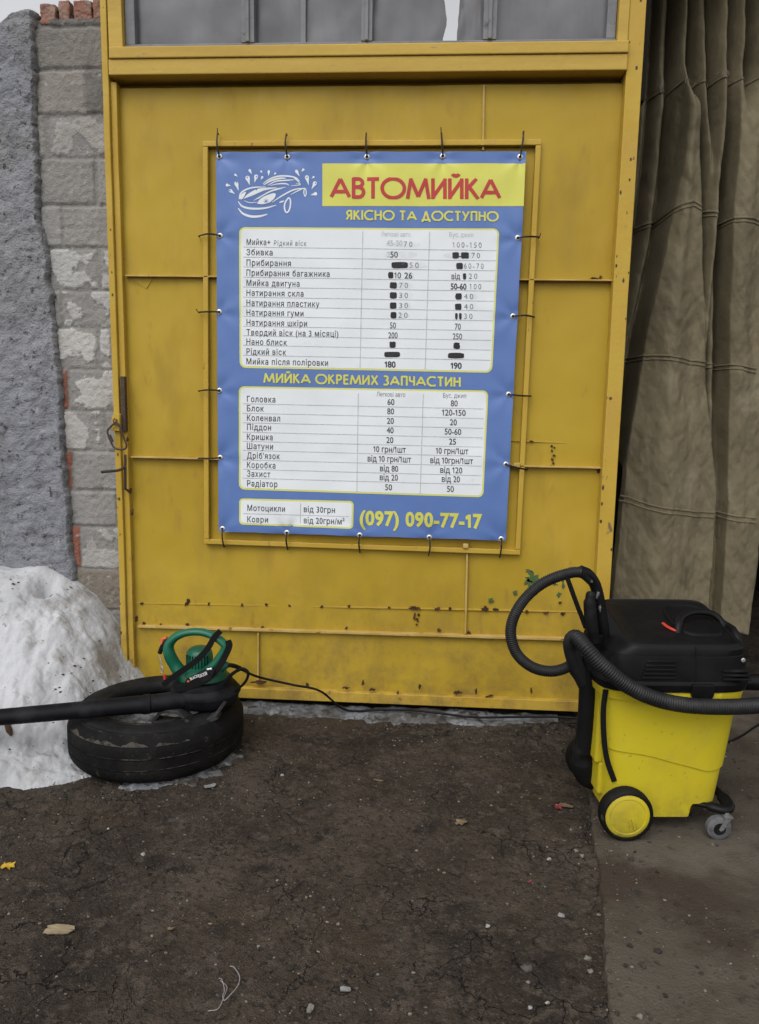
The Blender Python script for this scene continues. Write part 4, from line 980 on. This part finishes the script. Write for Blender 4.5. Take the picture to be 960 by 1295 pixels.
g = G(); P_ = catmull(pa,6); n_ = len(P_)
g.tube(P_[:13],[.036-.002*i/12 for i in range(13)],20,(1,1.15)); build('outlet', g, M_pipe, bl_, smooth=True, angle=50)
g = G(); rs = [.0345-.0075*i/(n_-13) for i in range(n_-12)]
g.tube(P_[12:],rs,20,(1,1.2)); g.tube(P_[12:15],.0365,20,(1,1.2)); build('blower_tube', g, M_pipe, bl_, smooth=True, angle=40)
# skid foot: flat open frame at the front of the housing
g = G(); Yf = -.60
def PF(x, y, Y=Yf): p = at(x,y,Y); return (p[0],p[2])
def bandxz(pts, wd, y0, y1):
    P = [np.array(p,float) for p in pts]; n = len(P); rings = []
    for i in range(n):
        t = P[min(i+1,n-1)]-P[max(i-1,0)]; t /= np.linalg.norm(t); nn = np.array((-t[1],t[0]))*wd/2
        a, b = P[i]+nn, P[i]-nn; rings.append([(a[0],y0,a[1]),(b[0],y0,b[1]),(b[0],y1,b[1]),(a[0],y1,a[1])])
    g.loft(rings)
bandxz([PF(194,911),PF(204,900),PF(212,898.5),PF(226,900),PF(237,911),PF(258,912),PF(272,906),PF(281,893)],.013,Yf-.012,Yf+.05)
bandxz([PF(193,911.5),PF(215,914),PF(243,915),PF(262,913),PF(276,907)],.011,Yf-.014,Yf+.045)
build('skid_foot', g, M_skid, bl_, bevel=.003)
# green motor
g = G(); mc = at(258,860,YBL); 
g.loft([ring(mc[0],YBL,z,rx,ry) for z,rx,ry in [(.296,.094,.090),(.306,.096,.090),(.322,.088,.082),(.336,.074,.070),(.346,.060,.058)]])
build('motor_cover', g, M_grn, bl_, smooth=True, angle=60)
g = G(); dc = at(252,836,YBL); g.loft([ring(dc[0],YBL+.005,z,r,r) for z,r in [(.322,.052),(.38,.052),(.398,.049),(.410,.042),(.418,.030),(.421,.012)]])
dr_ = build('motor_dome', g, M_grn, bl_, smooth=True, angle=60)
g = G()
for k in range(9):
    q = R(-90+(k-4)*13); x, y = dc[0]+.0525*math.cos(q), YBL+.005+.0525*math.sin(q); t = np.array((-math.sin(q),math.cos(q)))*.0022
    g.hexa([(x-t[0],y-t[1],.335),(x+t[0],y+t[1],.335),(x+t[0],y+t[1],.396),(x-t[0],y-t[1],.396)],[(dc[0]+(x-dc[0])*.9-t[0],YBL+(y-YBL)*.9,.335),(dc[0]+(x-dc[0])*.9+t[0],YBL+(y-YBL)*.9,.335),(dc[0]+(x-dc[0])*.9+t[0],YBL+(y-YBL)*.9,.396),(dc[0]+(x-dc[0])*.9-t[0],YBL+(y-YBL)*.9,.396)])
build('vent_slits', g, M_grn_d, dr_)
YH = YBL-.055
hp = [((240,862),.034),((230,852),.032),((221,840),.029),((214,826),.028),((214,815),.0245),((221,806.5),.0205),((232,801),.0185),((245,799),.018),((258,800),.018),((270,804.5),.0185),((280,811),.019),((285,818),.020),((280,829),.022),((271,841),.024),((258,852),.026),((244,859),.026)]
P_ = catmull([at(x,y,YH+(.0 if i > 2 else .01)) for i,((x,y),r_) in enumerate(hp)],5); rs = np.interp(np.linspace(0,len(hp)-1,len(P_)),range(len(hp)),[r_ for _,r_ in hp])
g = G(); g.tube(P_,list(rs),18,(1,.78),up=(0,1,0)); hd = build('handle', g, M_grn, bl_, smooth=True, angle=60)
g = G(); g.tube([at(204.5,817,YH),at(206.5,808,YH),at(211,806.5,YH)],.0075,8); build('trigger', g, M_orange, hd, smooth=True)
g = G(); g.tube([at(202,826,YH),at(206,815,YH),at(212,808,YH)],.009,8); build('trigger_guard', g, M_blkmat, hd, smooth=True)
def strap(pts, wd, name='strap', Y=None, mt=M_strap, parent=bl_):
    """flat webbing whose broad side faces the camera"""
    gg = G(); P_ = catmull([at(x,y,Yq) for x,y,Yq in pts],5); n = len(P_); rings = []
    for i in range(n):
        t = P_[min(i+1,n-1)]-P_[max(i-1,0)]; t[1] = 0; t /= np.linalg.norm(t)+1e-9; nn = np.array((-t[2],0,t[0]))*wd/2
        rings.append([P_[i]+nn,P_[i]-nn,P_[i]-nn+(0,.004,0),P_[i]+nn+(0,.004,0)])
    gg.loft(rings); return build(name, gg, mt, parent, bevel=.001)
strap([(279,798,YH-.020),(271,806,YH-.024),(262,821,YH-.030),(249,835,YH-.036),(234,846,YH-.038),(218,857,YH-.036),(206,867,YH-.03)],.022)
strap([(288,810,YH-.022),(290,817,YH-.024),(284,831,YH-.028),(275,846,YH-.040),(260,860,YH-.050),(240,868,YH-.052),(222,872,YH-.048)],.024)
g = G(); g.prism([(at(*q,YH-.05)[0],at(*q,YH-.05)[2]) for q in [(233,868),(234,861),(263,846),(272,848),(268,859),(250,868)]], YH-.052, YH-.02)
bd = build('badge', g, M_blkmat, bl_, bevel=.002)
g = G()
V, Fc = glyphs('BLACK&', .03); 
def ptext(body, px, py, ang, cap, Y, wd):
    V, Fc = glyphs(body, .03); V = V*cap/CAPH; V[:,0] *= wd/V[:,0].max(); c, s_ = math.cos(R(ang)), math.sin(R(ang))
    g.add([at(px+p[0]*c-p[1]*s_*-1*-1, py-(p[0]*s_+p[1]*c), Y) for p in V], [tuple(reversed(f)) for f in Fc])
ptext('BLACK&', 241, 860.5, 24, 3.6, YH-.0535, 13); ptext('DECKER', 252.5, 857.2, 24, 4.0, YH-.0535, 11.5); build('lettering', g, M_letter, bd, recalc=False)
g = G(); p = at(238,861.5,YH-.053); g.prism([(p[0]+.0055*math.cos(R(60*k)),p[2]+.0038*math.sin(R(60*k))) for k in range(6)],YH-.0545,YH-.05); build('emblem', g, M_orange, bd)
g = G(); p = at(262,846.5,YH-.05); g.tube([p,at(268,845.5,YH-.05)],.004,8); build('lamp_button', g, M_letter, bl_, smooth=True)
# carabiner clip of the strap
g = G(); g.tube(catmull([at(202,829,YH-.03),at(203.5,837,YH-.033),at(204,843,YH-.035)],4),.002,6); g.tube(catmull([at(204,842,YH-.035),at(203,848,YH-.036),at(205.5,851,YH-.036),at(206.5,846,YH-.036),at(204,842,YH-.035)],4),.0018,6)
build('strap_clip', g, M_chrome, bl_, smooth=True)
g = G(); g.tube([at(208.5,853,YH-.03),at(208.5,859,YH-.03)],.005,8); build('release_button', g, M_redp, bl_, smooth=True)
g = G(); g.tube(catmull([at(278,846,YBL-.06),at(284,842,YBL-.05),at(289,840,YBL-.04)],3),[.017]*3+[.014]*3+[.010],12); build('cable_inlet', g, M_grn, bl_, smooth=True)
g = G(); g.tube(catmull([at(280,868,YBL-.06),at(293,853,YBL-.05),at(306,846,YBL-.03),at(314,852,YBL-.02),at(309,864,YBL-.02),at(296,875,YBL-.03)],5),.0068,8,(1,.5)); build('strap', g, M_strap, bl_, smooth=True)
# its cable runs to the door foot
def gz(x, y): return ground_h(x,y)+.033
cp = [at(286,841,YBL-.05),at(296,842,YBL-.03),at(312,850,-.38),at(330,857,-.30),at(370,866,-.22),at(405,874,-.17)]
for (x,y) in [(440,884),(480,892),(520,898),(560,903),(600,906),(650,906),(700,906),(740,905)]:
    q = atg(x,y,.022); q[1] = min(q[1],-.06); cp.append(np.array((q[0],q[1],max(.012,gz(q[0],q[1])))))
g = G(); g.tube(catmull(cp,8),[.0072]*14+[.0045]*500 if False else .0048,8); g.tube(catmull([at(287,841,YBL-.05),at(296,842,YBL-.03),at(304,845,-.43)],4),.0085,8)
solo('power_cable', g, M_blkmat, 'black cable running from the green blower along the door foot', 'cable', smooth=True)

# ------------------------------------------------------------------ vacuum cleaner
VO = np.array((.795,-.765,SL)); VYAW = R(5)
vc = thing('vacuum_cleaner', 'yellow and black industrial vacuum cleaner with corrugated hose, standing beside the door', 'vacuum cleaner', tuple(VO))
vc.rotation_euler = (0,0,VYAW)
ORG[vc.name] = (0,0,0)                          # its parts are drawn in its own axes
def vl(p):                                      # world point -> vacuum's own axes
    d = np.array(p,float)-VO; c, s_ = math.cos(-VYAW), math.sin(-VYAW)
    return np.array((d[0]*c-d[1]*s_, d[0]*s_+d[1]*c, d[2]))
def vp(px, py, Y): return vl(at(px,py,Y))
NR = 260
def sring(z, x0, x1, hy, e=6.0, n=NR, y0=0.0): return ring((x0+x1)/2, y0, z, (x1-x0)/2, hy, n, e)
g = G()
lev = []
def rz_(x): return .222+.055*(1/(1+math.exp((x+.02)/.045)))-.012*math.exp(-((x-.13)/.05)**2)    # wavy step round the tank
def tank_pt(p, z, low):
    t_ = (z-.05)/.4; x1 = interp(z,[.05,.09,.2,.45],[.168,.176,.190,.218]); x0 = interp(z,[.05,.2,.45],[-.197,-.205,-.226]); hy = interp(z,[.05,.2,.45],[.160,.164,.172])
    x = (x0+x1)/2+p[0]*(x1-x0)/2; y = p[1]*hy; k = .976 if low else 1.0
    if z < .10 and x > .07: z = max(z, .052+min(.045,(x-.07)*5))                   # cut away over the castors
    bulge = .006*math.exp(-((x-.10)/.05)**2)*(0 if low else 1)
    return (x*k, y*k*(1+bulge), z)
unit = [(p[0],p[1]) for p in ring(0,0,0,1,1,NR,5.5)]
for i in range(46): lev.append([tank_pt(p, .052+(rz_(p[0]*.2)-.0012-.052)*i/45, True) for p in unit])
for i in range(46): lev.append([tank_pt(p, rz_(p[0]*.2)+.0012+(.452-rz_(p[0]*.2)-.0012)*i/45, False) for p in unit])
lev += [sring(.453,-.236,.228,.180,5.5), sring(.478,-.240,.232,.183,5.5), sring(.482,-.236,.228,.180,5.5)]
g.loft(lev); tank = build('tank', g, M_vyel, vc, smooth=True, angle=45)
g = G(); g.box((-.2225,-.09,.20),(-.195,.09,.44)); g.box((-.2085,-.0895,.09),(-.18,.0895,.205)); build('back_rib', g, M_vyel, tank, bevel=.008)
# head
g = G()
hd_l = [(.4822,-.232,.226,.178),(.484,-.246,.240,.188),(.507,-.250,.244,.191),(.510,-.244,.238,.186),(.516,-.238,.234,.181),(.572,-.227,.233,.177),(.606,-.214,.228,.173),(.609,-.207,.225,.170),(.646,-.172,.212,.168),(.655,-.165,.206,.164),(.660,-.156,.197,.157),(.6565,-.152,.193,.153),(.659,-.145,.186,.147),(.661,-.10,.15,.12)]
tilt = lambda p: (p[0],p[1],p[2]+p[1]*.20*max(0,min(1,(p[2]-.58)/.07)))
g.loft([[tilt(p) for p in sring(z,a,b,h,5.0+4*max(0,min(1,(z-.6)/.04)))] for z,a,b,h in hd_l]); head = build('motor_head', g, M_blk, vc, smooth=True, angle=28)
g = G()                                          # side grille
for k in range(5):
    z = .526+k*.013; build('grille_slat', G().box((-.125+.004*k,-.1855+.0010*k,z),(-.02,-.160,z+.006)), M_blkmat, head, bevel=.0015)
for k in range(3):
    z = .522+k*.013; build('grille_slat', G().box((.13,-.1835+.001*k,z),(.222-.006*k,-.12,z+.006)), M_blkmat, head, bevel=.0015)
g = G(); g.tube([(.045,-.164,.624),(.045,-.170,.612),(.045,-.1755,.580),(.045,-.182,.52)],.0022,6); build('split_line', g, M_strap, head)
# carrying handle: arched grip over a hollow
g = G(); g.loft([[tilt(p) for p in ring(.105,.0,z,rx,ry,40,3)] for z,rx,ry in [(.657,.082,.108),(.666,.079,.105),(.668,.074,.100),(.6635,.068,.093),(.6634,.02,.03)]]); build('handle_well', g, M_blk, head, smooth=True, angle=35)
g = G(); g.tube(catmull([(.022,-.080,.640),(.030,-.065,.664),(.052,-.035,.683),(.105,-.005,.691),(.165,.0,.686),(.195,-.015,.664),(.206,-.03,.625)],6),[.009]*6+[.010]*25+[.012]*6,12,(1,1.3),up=(0,0,1)); build('handle', g, M_blk, head, smooth=True, angle=60)
g = G(); g.tube(catmull([(-.006,-.030,.659),(-.003,-.048,.656),(.006,-.066,.652),(.020,-.078,.648)],4),.0045,8,(1,1.2)); build('switch', g, M_redp, head, smooth=True)
# hood at the front end
g = G(); g.loft([ring(.215,0,z,rx,ry,32,3) for z,rx,ry in [(.515,.034,.13),(.59,.031,.12),(.635,.022,.10),(.658,.008,.07)]]); build('front_hood', g, M_blk, head, smooth=True, angle=50)
g = G(); g.lathe((.202,-.140,.580),'y',[(.005,-.02),(.007,-.019),(.007,0)],10); build('screw', g, M_chrome, head)
# latches
for sgn in (-1,1):
    g = G(); pts = [(.030,.512),(.030,.490)]+[(.066+.036*math.cos(q),.488+.036*math.sin(q)) for q in [math.pi+math.pi*k/12 for k in range(13)]]+[(.102,.512)]
    g.prism(pts, sgn*.196, sgn*.176); build('latch', g, M_blk, vc, bevel=.003)
# wheels
for sgn in (-1,1):
    g = G(); c = (-.150,sgn*.192,.084); o_ = sgn
    g.lathe(c,'y',[(.060,-o_*.026),(.072,-o_*.027),(.082,-o_*.022),(.0845,-o_*.012),(.0845,o_*.010),(.081,o_*.020),(.079,o_*.0215),(.0735,o_*.0215),(.0705,o_*.017),(.03,o_*.017)],56)
    wh = build('wheel', g, M_tread, vc, smooth=True, angle=40)
    g = G(); g.lathe(c,'y',[(.0705,o_*.012),(.0705,o_*.0185),(.067,o_*.021),(.058,o_*.0225),(.056,o_*.021),(.052,o_*.0225),(.02,o_*.0245),(.004,o_*.025)],48)
    g.tube([(c[0]+.004,c[1]+o_*.0245,c[2]-.005),(c[0]+.012,c[1]+o_*.024,c[2]-.044)],.0035,6); g.tube([(c[0]+.012,c[1]+o_*.0245,c[2]-.005),(c[0]+.024,c[1]+o_*.024,c[2]-.040)],.0035,6)
    build('hubcap', g, M_vyel, wh, smooth=True, angle=30)
g = G(); g.tube([(-.150,-.17,.084),(-.150,.17,.084)],.012,10); build('axle', g, M_steel, vc)
# castors on a black bumper arm
for sgn in (-1,1):
    g = G(); g.tube(catmull([(.09,sgn*.135,.088),(.125,sgn*.16,.094),(.165,sgn*.180,.092),(.190,sgn*.172,.094),(.196,sgn*.12,.10),(.190,sgn*.07,.105)],5),[.010]*6+[.016]*10+[.018]*5+[.012]*5,12,(.85,1.1)); 
    ca = build('castor', g, M_blk, vc, smooth=True)
    c = np.array((.150,sgn*.192,.0385))
    g = G(); g.lathe(tuple(c),'y',[(.012,-.013),(.032,-.013),(.0385,-.009),(.0385,.009),(.032,.013),(.012,.013)],28); cw = build('castor_wheel', g, M_grey, ca, smooth=True, angle=40)
    g = G(); g.lathe(tuple(c),'y',[(.020,-.0137),(.020,.0137)],20); build('hub', g, M_blkmat, cw)
    g = G()
    for dy in (-.0165,.0145): g.prism([(.146,.0385),(.152,.033),(.160,.036),(.186,.078),(.166,.078)],c[1]+dy,c[1]+dy+.002)
    g.box((.160,c[1]-.018,.0765),(.188,c[1]+.018,.0805)); g.lathe((.174,c[1],.078),'z',[(.008,0),(.008,.012)],10); build('fork', g, mat('zinc',(.20,.20,.20),.5,.4,.5,layers=[((.10,.06,.04),40,.55,.7,5,S1)]), ca)
# hose cuff, corrugated hoses
def corr(path, r, pitch, depth, n=14):
    P = [np.array(p) for p in path]; L_ = [0]
    for a, b in zip(P[:-1],P[1:]): L_.append(L_[-1]+np.linalg.norm(b-a))
    m_ = int(L_[-1]/(pitch/4)); ss = np.linspace(0,L_[-1],m_); Q = np.array([[np.interp(s_,L_,[p[k] for p in P]) for k in range(3)] for s_ in ss])
    return list(Q), [r-depth*(1 if (i % 4) == 0 else .5 if (i % 2) else 0) for i in range(m_)]
hA = [vp(742,870,-.80),vp(728,840,-.86),vp(722,815,-.91),vp(728,806,-.945),vp(740,818,-.985),vp(762,842,-1.005),vp(795,868,-1.01),vp(830,884,-1.005),vp(870,892,-.995),vp(915,894,-.985),vp(960,892,-.96),vp(1000,888,-.90),vp(1015,876,-.82),vp(990,866,-.76),vp(955,863,-.745),vp(925,862,-.745)]
Q, rr = corr(catmull(hA,10),.0250,.0080,.0042,14); g = G(); g.tube(Q,rr,14); ho = build('hose', g, M_hose, vc, smooth=True, angle=180)
g = G(); q0 = vp(968,863,-.748); q1 = vp(930,862,-.745); g.tube([q0,q1],.0275,16); build('hose_cuff', g, M_blk, ho, smooth=True, angle=50)
hB = [vp(750,735,-.84),vp(735,724,-.85),vp(712,727,-.85),vp(683,740,-.86),vp(658,765,-.87),vp(646,795,-.875),vp(652,824,-.875),vp(672,843,-.87),vp(698,849,-.86),vp(722,841,-.84),vp(738,822,-.82)]
Q, rr = corr(catmull(hB,10),.0188,.0066,.0026,12); g = G(); g.tube(Q,rr,12); build('hose', g, M_hose, vc, smooth=True, angle=180)
# bent wand with grip, hung at the back
g = G(); g.tube(catmull([vp(733,722,-.85),vp(744,727,-.845),vp(752,738,-.84),vp(757,756,-.84),vp(760,775,-.835),vp(764,800,-.83),vp(766,822,-.825)],5),[.019]*5+[.0185]*20+[.017]*6,14); wd_ = build('wand', g, M_blk, vc, smooth=True, angle=60)
g = G(); g.tube(catmull([vp(748,748,-.86),vp(746,765,-.865),vp(748,790,-.865),vp(752,812,-.86)],5),[.010]+[.016]*3+[.020]*9+[.017]*3,14,(1,1)); build('grip', g, M_blkmat, wd_, smooth=True)
g = G(); g.tube([vp(716,727,-.86),vp(728,760,-.858),vp(741,794,-.855)],.0075,8,(1,.7)); build('grip_strut', g, M_blk, wd_, smooth=True)
for (x,y,rx,ry) in [(748,733,.004,.010),(756,752,.004,.012),(759,770,.003,.010)]: build('scuff', G().lump(vp(x,y,-.858),rx*1.2,.003,ry,.6,2,x), M_grey, wd_, smooth=True)
# holder column and floor tool
g = G(); g.tube(catmull([vp(752,800,-.83),vp(747,830,-.82),vp(744,870,-.815),vp(742,910,-.81),vp(738,950,-.80)],5),[.034]*6+[.030]*9+[.030]*6,14); build('holder_tube', g, M_blkmat, vc, smooth=True)
g = G(); g.box(tuple(vp(727,856,-.83)-np.array((0,.0,.012))),tuple(vp(766,848,-.70)+np.array((.0,0,.012)))); build('holder_bracket', g, M_blkmat, vc, bevel=.006)
g = G(); g.tube(catmull([vp(742,925,-.80),vp(738,945,-.79),vp(738,965,-.78),vp(744,980,-.77),vp(760,986,-.75)],5),[.028]*4+[.030]*5+[.036]*5+[.036]*5+[.030]*2,14,(1,1.2)); build('floor_tool', g, M_blkmat, vc, smooth=True)
g = G(); P_ = catmull([vp(766,872,-.945),vp(763,900,-.945),vp(764,935,-.94),vp(768,962,-.935),vp(777,988,-.93)],5); g.tube(P_,.009,8,(.35,1),up=(0,1,0)); build('strap', g, M_strap, vc, smooth=True)
g = G(); g.tube(catmull([(*atg(920,940,.015)[:2],.018),(*atg(940,930,.015)[:2],.018),(*atg(965,915,.015)[:2],.018),(*atg(1010,905,.015)[:2],.018)],5),.004,8)
solo('floor_cable', g, M_blkmat, 'thin black cable on the concrete to the right of the vacuum cleaner', 'cable', smooth=True)

# ------------------------------------------------------------------ litter and stones
def top_z(x, y): return SL if x > slab_edge(y) else ground_h(x, y)
def spot(px, py): p = atg(px,py,0); z = top_z(p[0],p[1]); p = atg(px,py,z); return np.array((p[0],p[1],top_z(p[0],p[1])))
def scrap(name, px, py, L_, W_, mt, label, cat, ang=0, seed=1, curl=.008, jag=.3, group=None):
    p = spot(px,py); n = 18; out = []
    for k in range(n):
        q = 2*math.pi*k/n; e = abs(math.cos(q))**.6, abs(math.sin(q))**.6; r_ = 1+jag*noise.noise(Vector((math.cos(q)*2+seed*7,math.sin(q)*2,seed)))
        x = L_/2*math.copysign(e[0],math.cos(q))*r_; y = W_/2*math.copysign(e[1],math.sin(q))*r_
        out.append((x*math.cos(R(ang))-y*math.sin(R(ang)), x*math.sin(R(ang))+y*math.cos(R(ang))))
    g = G(); V = []
    for h in (.003,.0):
        for x,y in out: V.append((p[0]+x,p[1]+y,top_z(p[0]+x,p[1]+y)+.003+h+curl*abs(noise.noise(Vector((x*30+seed,y*30,0))))))
        V.append((p[0],p[1],p[2]+.003+h+curl*.3))
    f = [(n,k,(k+1)%n) for k in range(n)]+[(2*n+1,n+1+(k+1)%n,n+1+k) for k in range(n)]+[(k,n+1+k,n+1+(k+1)%n,(k+1)%n) for k in range(n)]
    g.add(V,f); return solo(name, g, mt, label, cat, group)
M_card = mat('torn_card', (.25,.20,.125), .9, .1, layers=[((.18,.14,.09),30,.45,.65,6,S1)])
M_leafY = mat('yellow_leaf', (.42,.28,.03), .8, .2, layers=[((.30,.17,.02),60,.5,.65,4,S1)])
M_leafB = mat('dry_leaf', (.17,.125,.075), .9, .1, layers=[((.10,.075,.05),50,.45,.6,5,S1)])
M_paper = mat('grey_paper', (.19,.188,.185), .8, .2, layers=[((.16,.155,.15),40,.5,.65,5,S1)])
M_wrap = mat('red_wrapper', (.16,.02,.03), .5, .4, layers=[((.3,.22,.22),60,.58,.65,4,S1)])
M_chip = mat('wood_chip', (.14,.095,.06), .9, .1, bumps=[(80,.4,4)])
M_peb = mat('pale_stone', (.155,.14,.118), .9, .2, layers=[((.12,.105,.088),60,.45,.65,5,S1)])
M_dpeb = mat('dark_stone', (.075,.068,.06), .9, .2, layers=[((.045,.04,.036),60,.45,.65,5,S1)])
M_wpeb = mat('white_stone', (.24,.235,.22), .9, .2)
scrap('card_scrap',76,1178,.075,.036,M_card,'torn beige card scrap on the dirt at the lower left','card scrap',8,2)
scrap('yellow_leaf',10,1098,.034,.026,M_leafY,'bright yellow fallen leaf on the dirt at the left edge','leaf',20,5,jag=.9)
scrap('dry_leaf',584,1042,.045,.034,M_leafB,'curled brown leaf on the dirt in front of the door','leaf',30,8,.014,.9)
scrap('dry_leaf',216,1176,.022,.009,M_leafB,'tiny tan leaf sliver on the dirt below the tyre','leaf',-35,3)
scrap('paper_scrap',266,996,.045,.022,M_paper,'flat grey chip of debris just in front of the tyre','chip',35,4)
scrap('paper_scrap',437,1255,.026,.012,M_paper,'pale crumpled paper at the bottom centre of the dirt','paper',10,6,.012)
scrap('paper_scrap',392,1279,.014,.022,M_peb,'small cream paper curl near the bottom edge','paper',-15,7,.014)
scrap('wood_chip',716,1021,.050,.024,M_chip,'brown wood chip on the dirt left of the vacuum wheel','wood chip',-30,9)
scrap('foil_wrapper',706,1024,.022,.030,M_wrap,'crumpled dark red sweet wrapper beside a wood chip','wrapper',10,11,.02,.8)
scrap('plastic_sliver',670,1117,.013,.005,M_wrap,'little red plastic sliver on the dirt','plastic bit',25,12)
scrap('glass_chip',710,1160,.018,.012,M_paper,'bluish grey chip near the concrete edge','chip',-20,13)
scrap('twig',479,988,.036,.005,M_chip,'short thin twig on the dirt in front of the door','twig',-5,14)
g = G(); tw = [(277,1240),(281,1246),(284,1256),(282,1266),(284,1270),(293,1262),(301,1252),(303,1240),(296,1229),(291,1226)]
g.tube(catmull([spot(*p)+np.array((0,0,.006+.008*abs(math.sin(i*1.7)))) for i,p in enumerate(tw)],6),.0011,6); g.tube(catmull([spot(*p)+np.array((0,0,.006)) for p in [(279,1243),(287,1250),(284,1262),(276,1278),(263,1281)]],6),.0010,6)
solo('twine', g, mat('white_twine',(.22,.205,.20),.8,.2), 'loose tangle of white twine on the dirt at the bottom', 'twine', smooth=True)
stones = [(694,1088,.010,M_wpeb,'white pebble on the dirt, biggest of the white ones'),(729,1077,.010,M_peb,'beige pebble below the vacuum wheel, left one of a pair'),(736,1083,.010,M_peb,'beige pebble below the vacuum wheel, right one of a pair'),
 (617,1172,.009,M_wpeb,'oblong white pebble in the middle of the dirt'),(666,1226,.020,M_dpeb,'dark grey stone, biggest loose stone on the dirt'),(692,1270,.007,M_wpeb,'white pebble near the bottom, right one of two'),(671,1275,.008,M_wpeb,'white pebble near the bottom, left one of two'),
 (809,1287,.013,M_peb,'tan stone on the concrete at the bottom edge'),(357,981,.010,M_wpeb,'white chip of stone right of the tyre'),(181,1081,.010,M_wpeb,'white pebble on the dirt below the tyre'),(137,1049,.007,M_wpeb,'small white pebble below the tyre front, farther left'),
 (747,1230,.011,M_peb,'tan pebble lying against the concrete edge'),(743,1213,.012,M_peb,'larger tan pebble beside the concrete edge, higher up'),(668,1243,.007,M_peb,'small cream pebble below the big dark stone')]
for k,(x,y,s_,mt,lb_) in enumerate(stones):
    p = spot(x,y); g = G(); s_ *= .72; g.lump((p[0],p[1],p[2]+s_*.4),s_,s_*.8,s_*.6,.5,2,k+2); solo('pebble', g, mt, lb_, 'pebble', 'loose pebbles on the ground', smooth=True, angle=180)
# grit nobody could count
g = G(); cols = []; rg2 = random.Random(11)
while len(cols) < 12*6800:
    x = rg2.uniform(-1.75,1.5); y = -2.0+1.95*rg2.random()**.8
    onslab = x > slab_edge(y)
    dens = .5+.9*fn(x*2.3,y*2.3,5,3) + (1.1*(1-abs(x-slab_edge(y)-.03)/.14) if abs(x-slab_edge(y)-.03) < .14 else 0) - (.25 if onslab else 0)
    if rg2.random() > dens: continue
    if snow_h(x,y) > .0 : continue
    s_ = .0012+.0034*rg2.random()**3; big = rg2.random() < .10; s_ = s_+.004*rg2.random() if big else s_; z = top_z(x,y); n0 = len(g.v); g.lump((x,y,z+s_*.3),s_*rg2.uniform(.8,1.5),s_,s_*.7,.4,1,rg2.random()*50)
    c = rg2.choice([(.034,.028,.023),(.045,.037,.03),(.026,.022,.018)]) if big else rg2.choice([(.05,.043,.036),(.07,.06,.05),(.038,.032,.028),(.10,.088,.072),(.06,.05,.045),(.16,.145,.12),(.045,.04,.038)]); cols += [c]*(len(g.v)-n0)
M_grit = mat('grit', (.1,.1,.1), .9, .2, attr='tone', bumps=[(300,.3,3)])
go = build('grit', g, M_grit, smooth=False); tag(go, 'fine gravel and crumbs of soil strewn over the ground', 'gravel', kind='stuff'); set_tone(go, cols)
# crumbs of dirt melted out on the snow
g = G()
for _ in range(800):
    x = rg2.uniform(-2.1,-1.2); y = rg2.uniform(-.8,-.02); h_ = snow_h(x,y)
    if h_ < .005 or fn(x*4,y*4,8,3)+.15*(1-h_/.5) < .05+rg2.random()*.5: continue
    s_ = .001+.0055*rg2.random()**5; g.lump((x,y,h_+s_*.2),s_*1.3,s_,s_*.7,.5,1,rg2.random()*40)
so_ = build('snow_dirt', g, mat('black_grit',(.05,.043,.037),.95,.1)); tag(so_, 'dark grit and crumbs of soil melted out on the snow heap', 'grit', kind='stuff')
# muddy shoe print on the concrete
g = G(); c0 = spot(885,1172); 
for i in range(46):
    for j in range(12):
        u = (i-23)/23; v = (j-5.5)/5.5
        if abs(v) > (1-.35*u*u-(.25 if abs(u+.1) < .25 else 0)) or rg2.random() < .35: continue
        x = c0[0]+u*.145+v*.006; y = c0[1]+v*.042-u*.03; s_ = .0016
        g.lump((x,y,SL+.0006),s_*1.3,s_,.0012,.3,1,i+j)
so_ = build('shoe_print', g, mat('wet_mud',(.03,.026,.022),.8,.2), smooth=True); tag(so_, 'muddy shoe print with studded tread on the concrete', 'shoe print', kind='stuff')
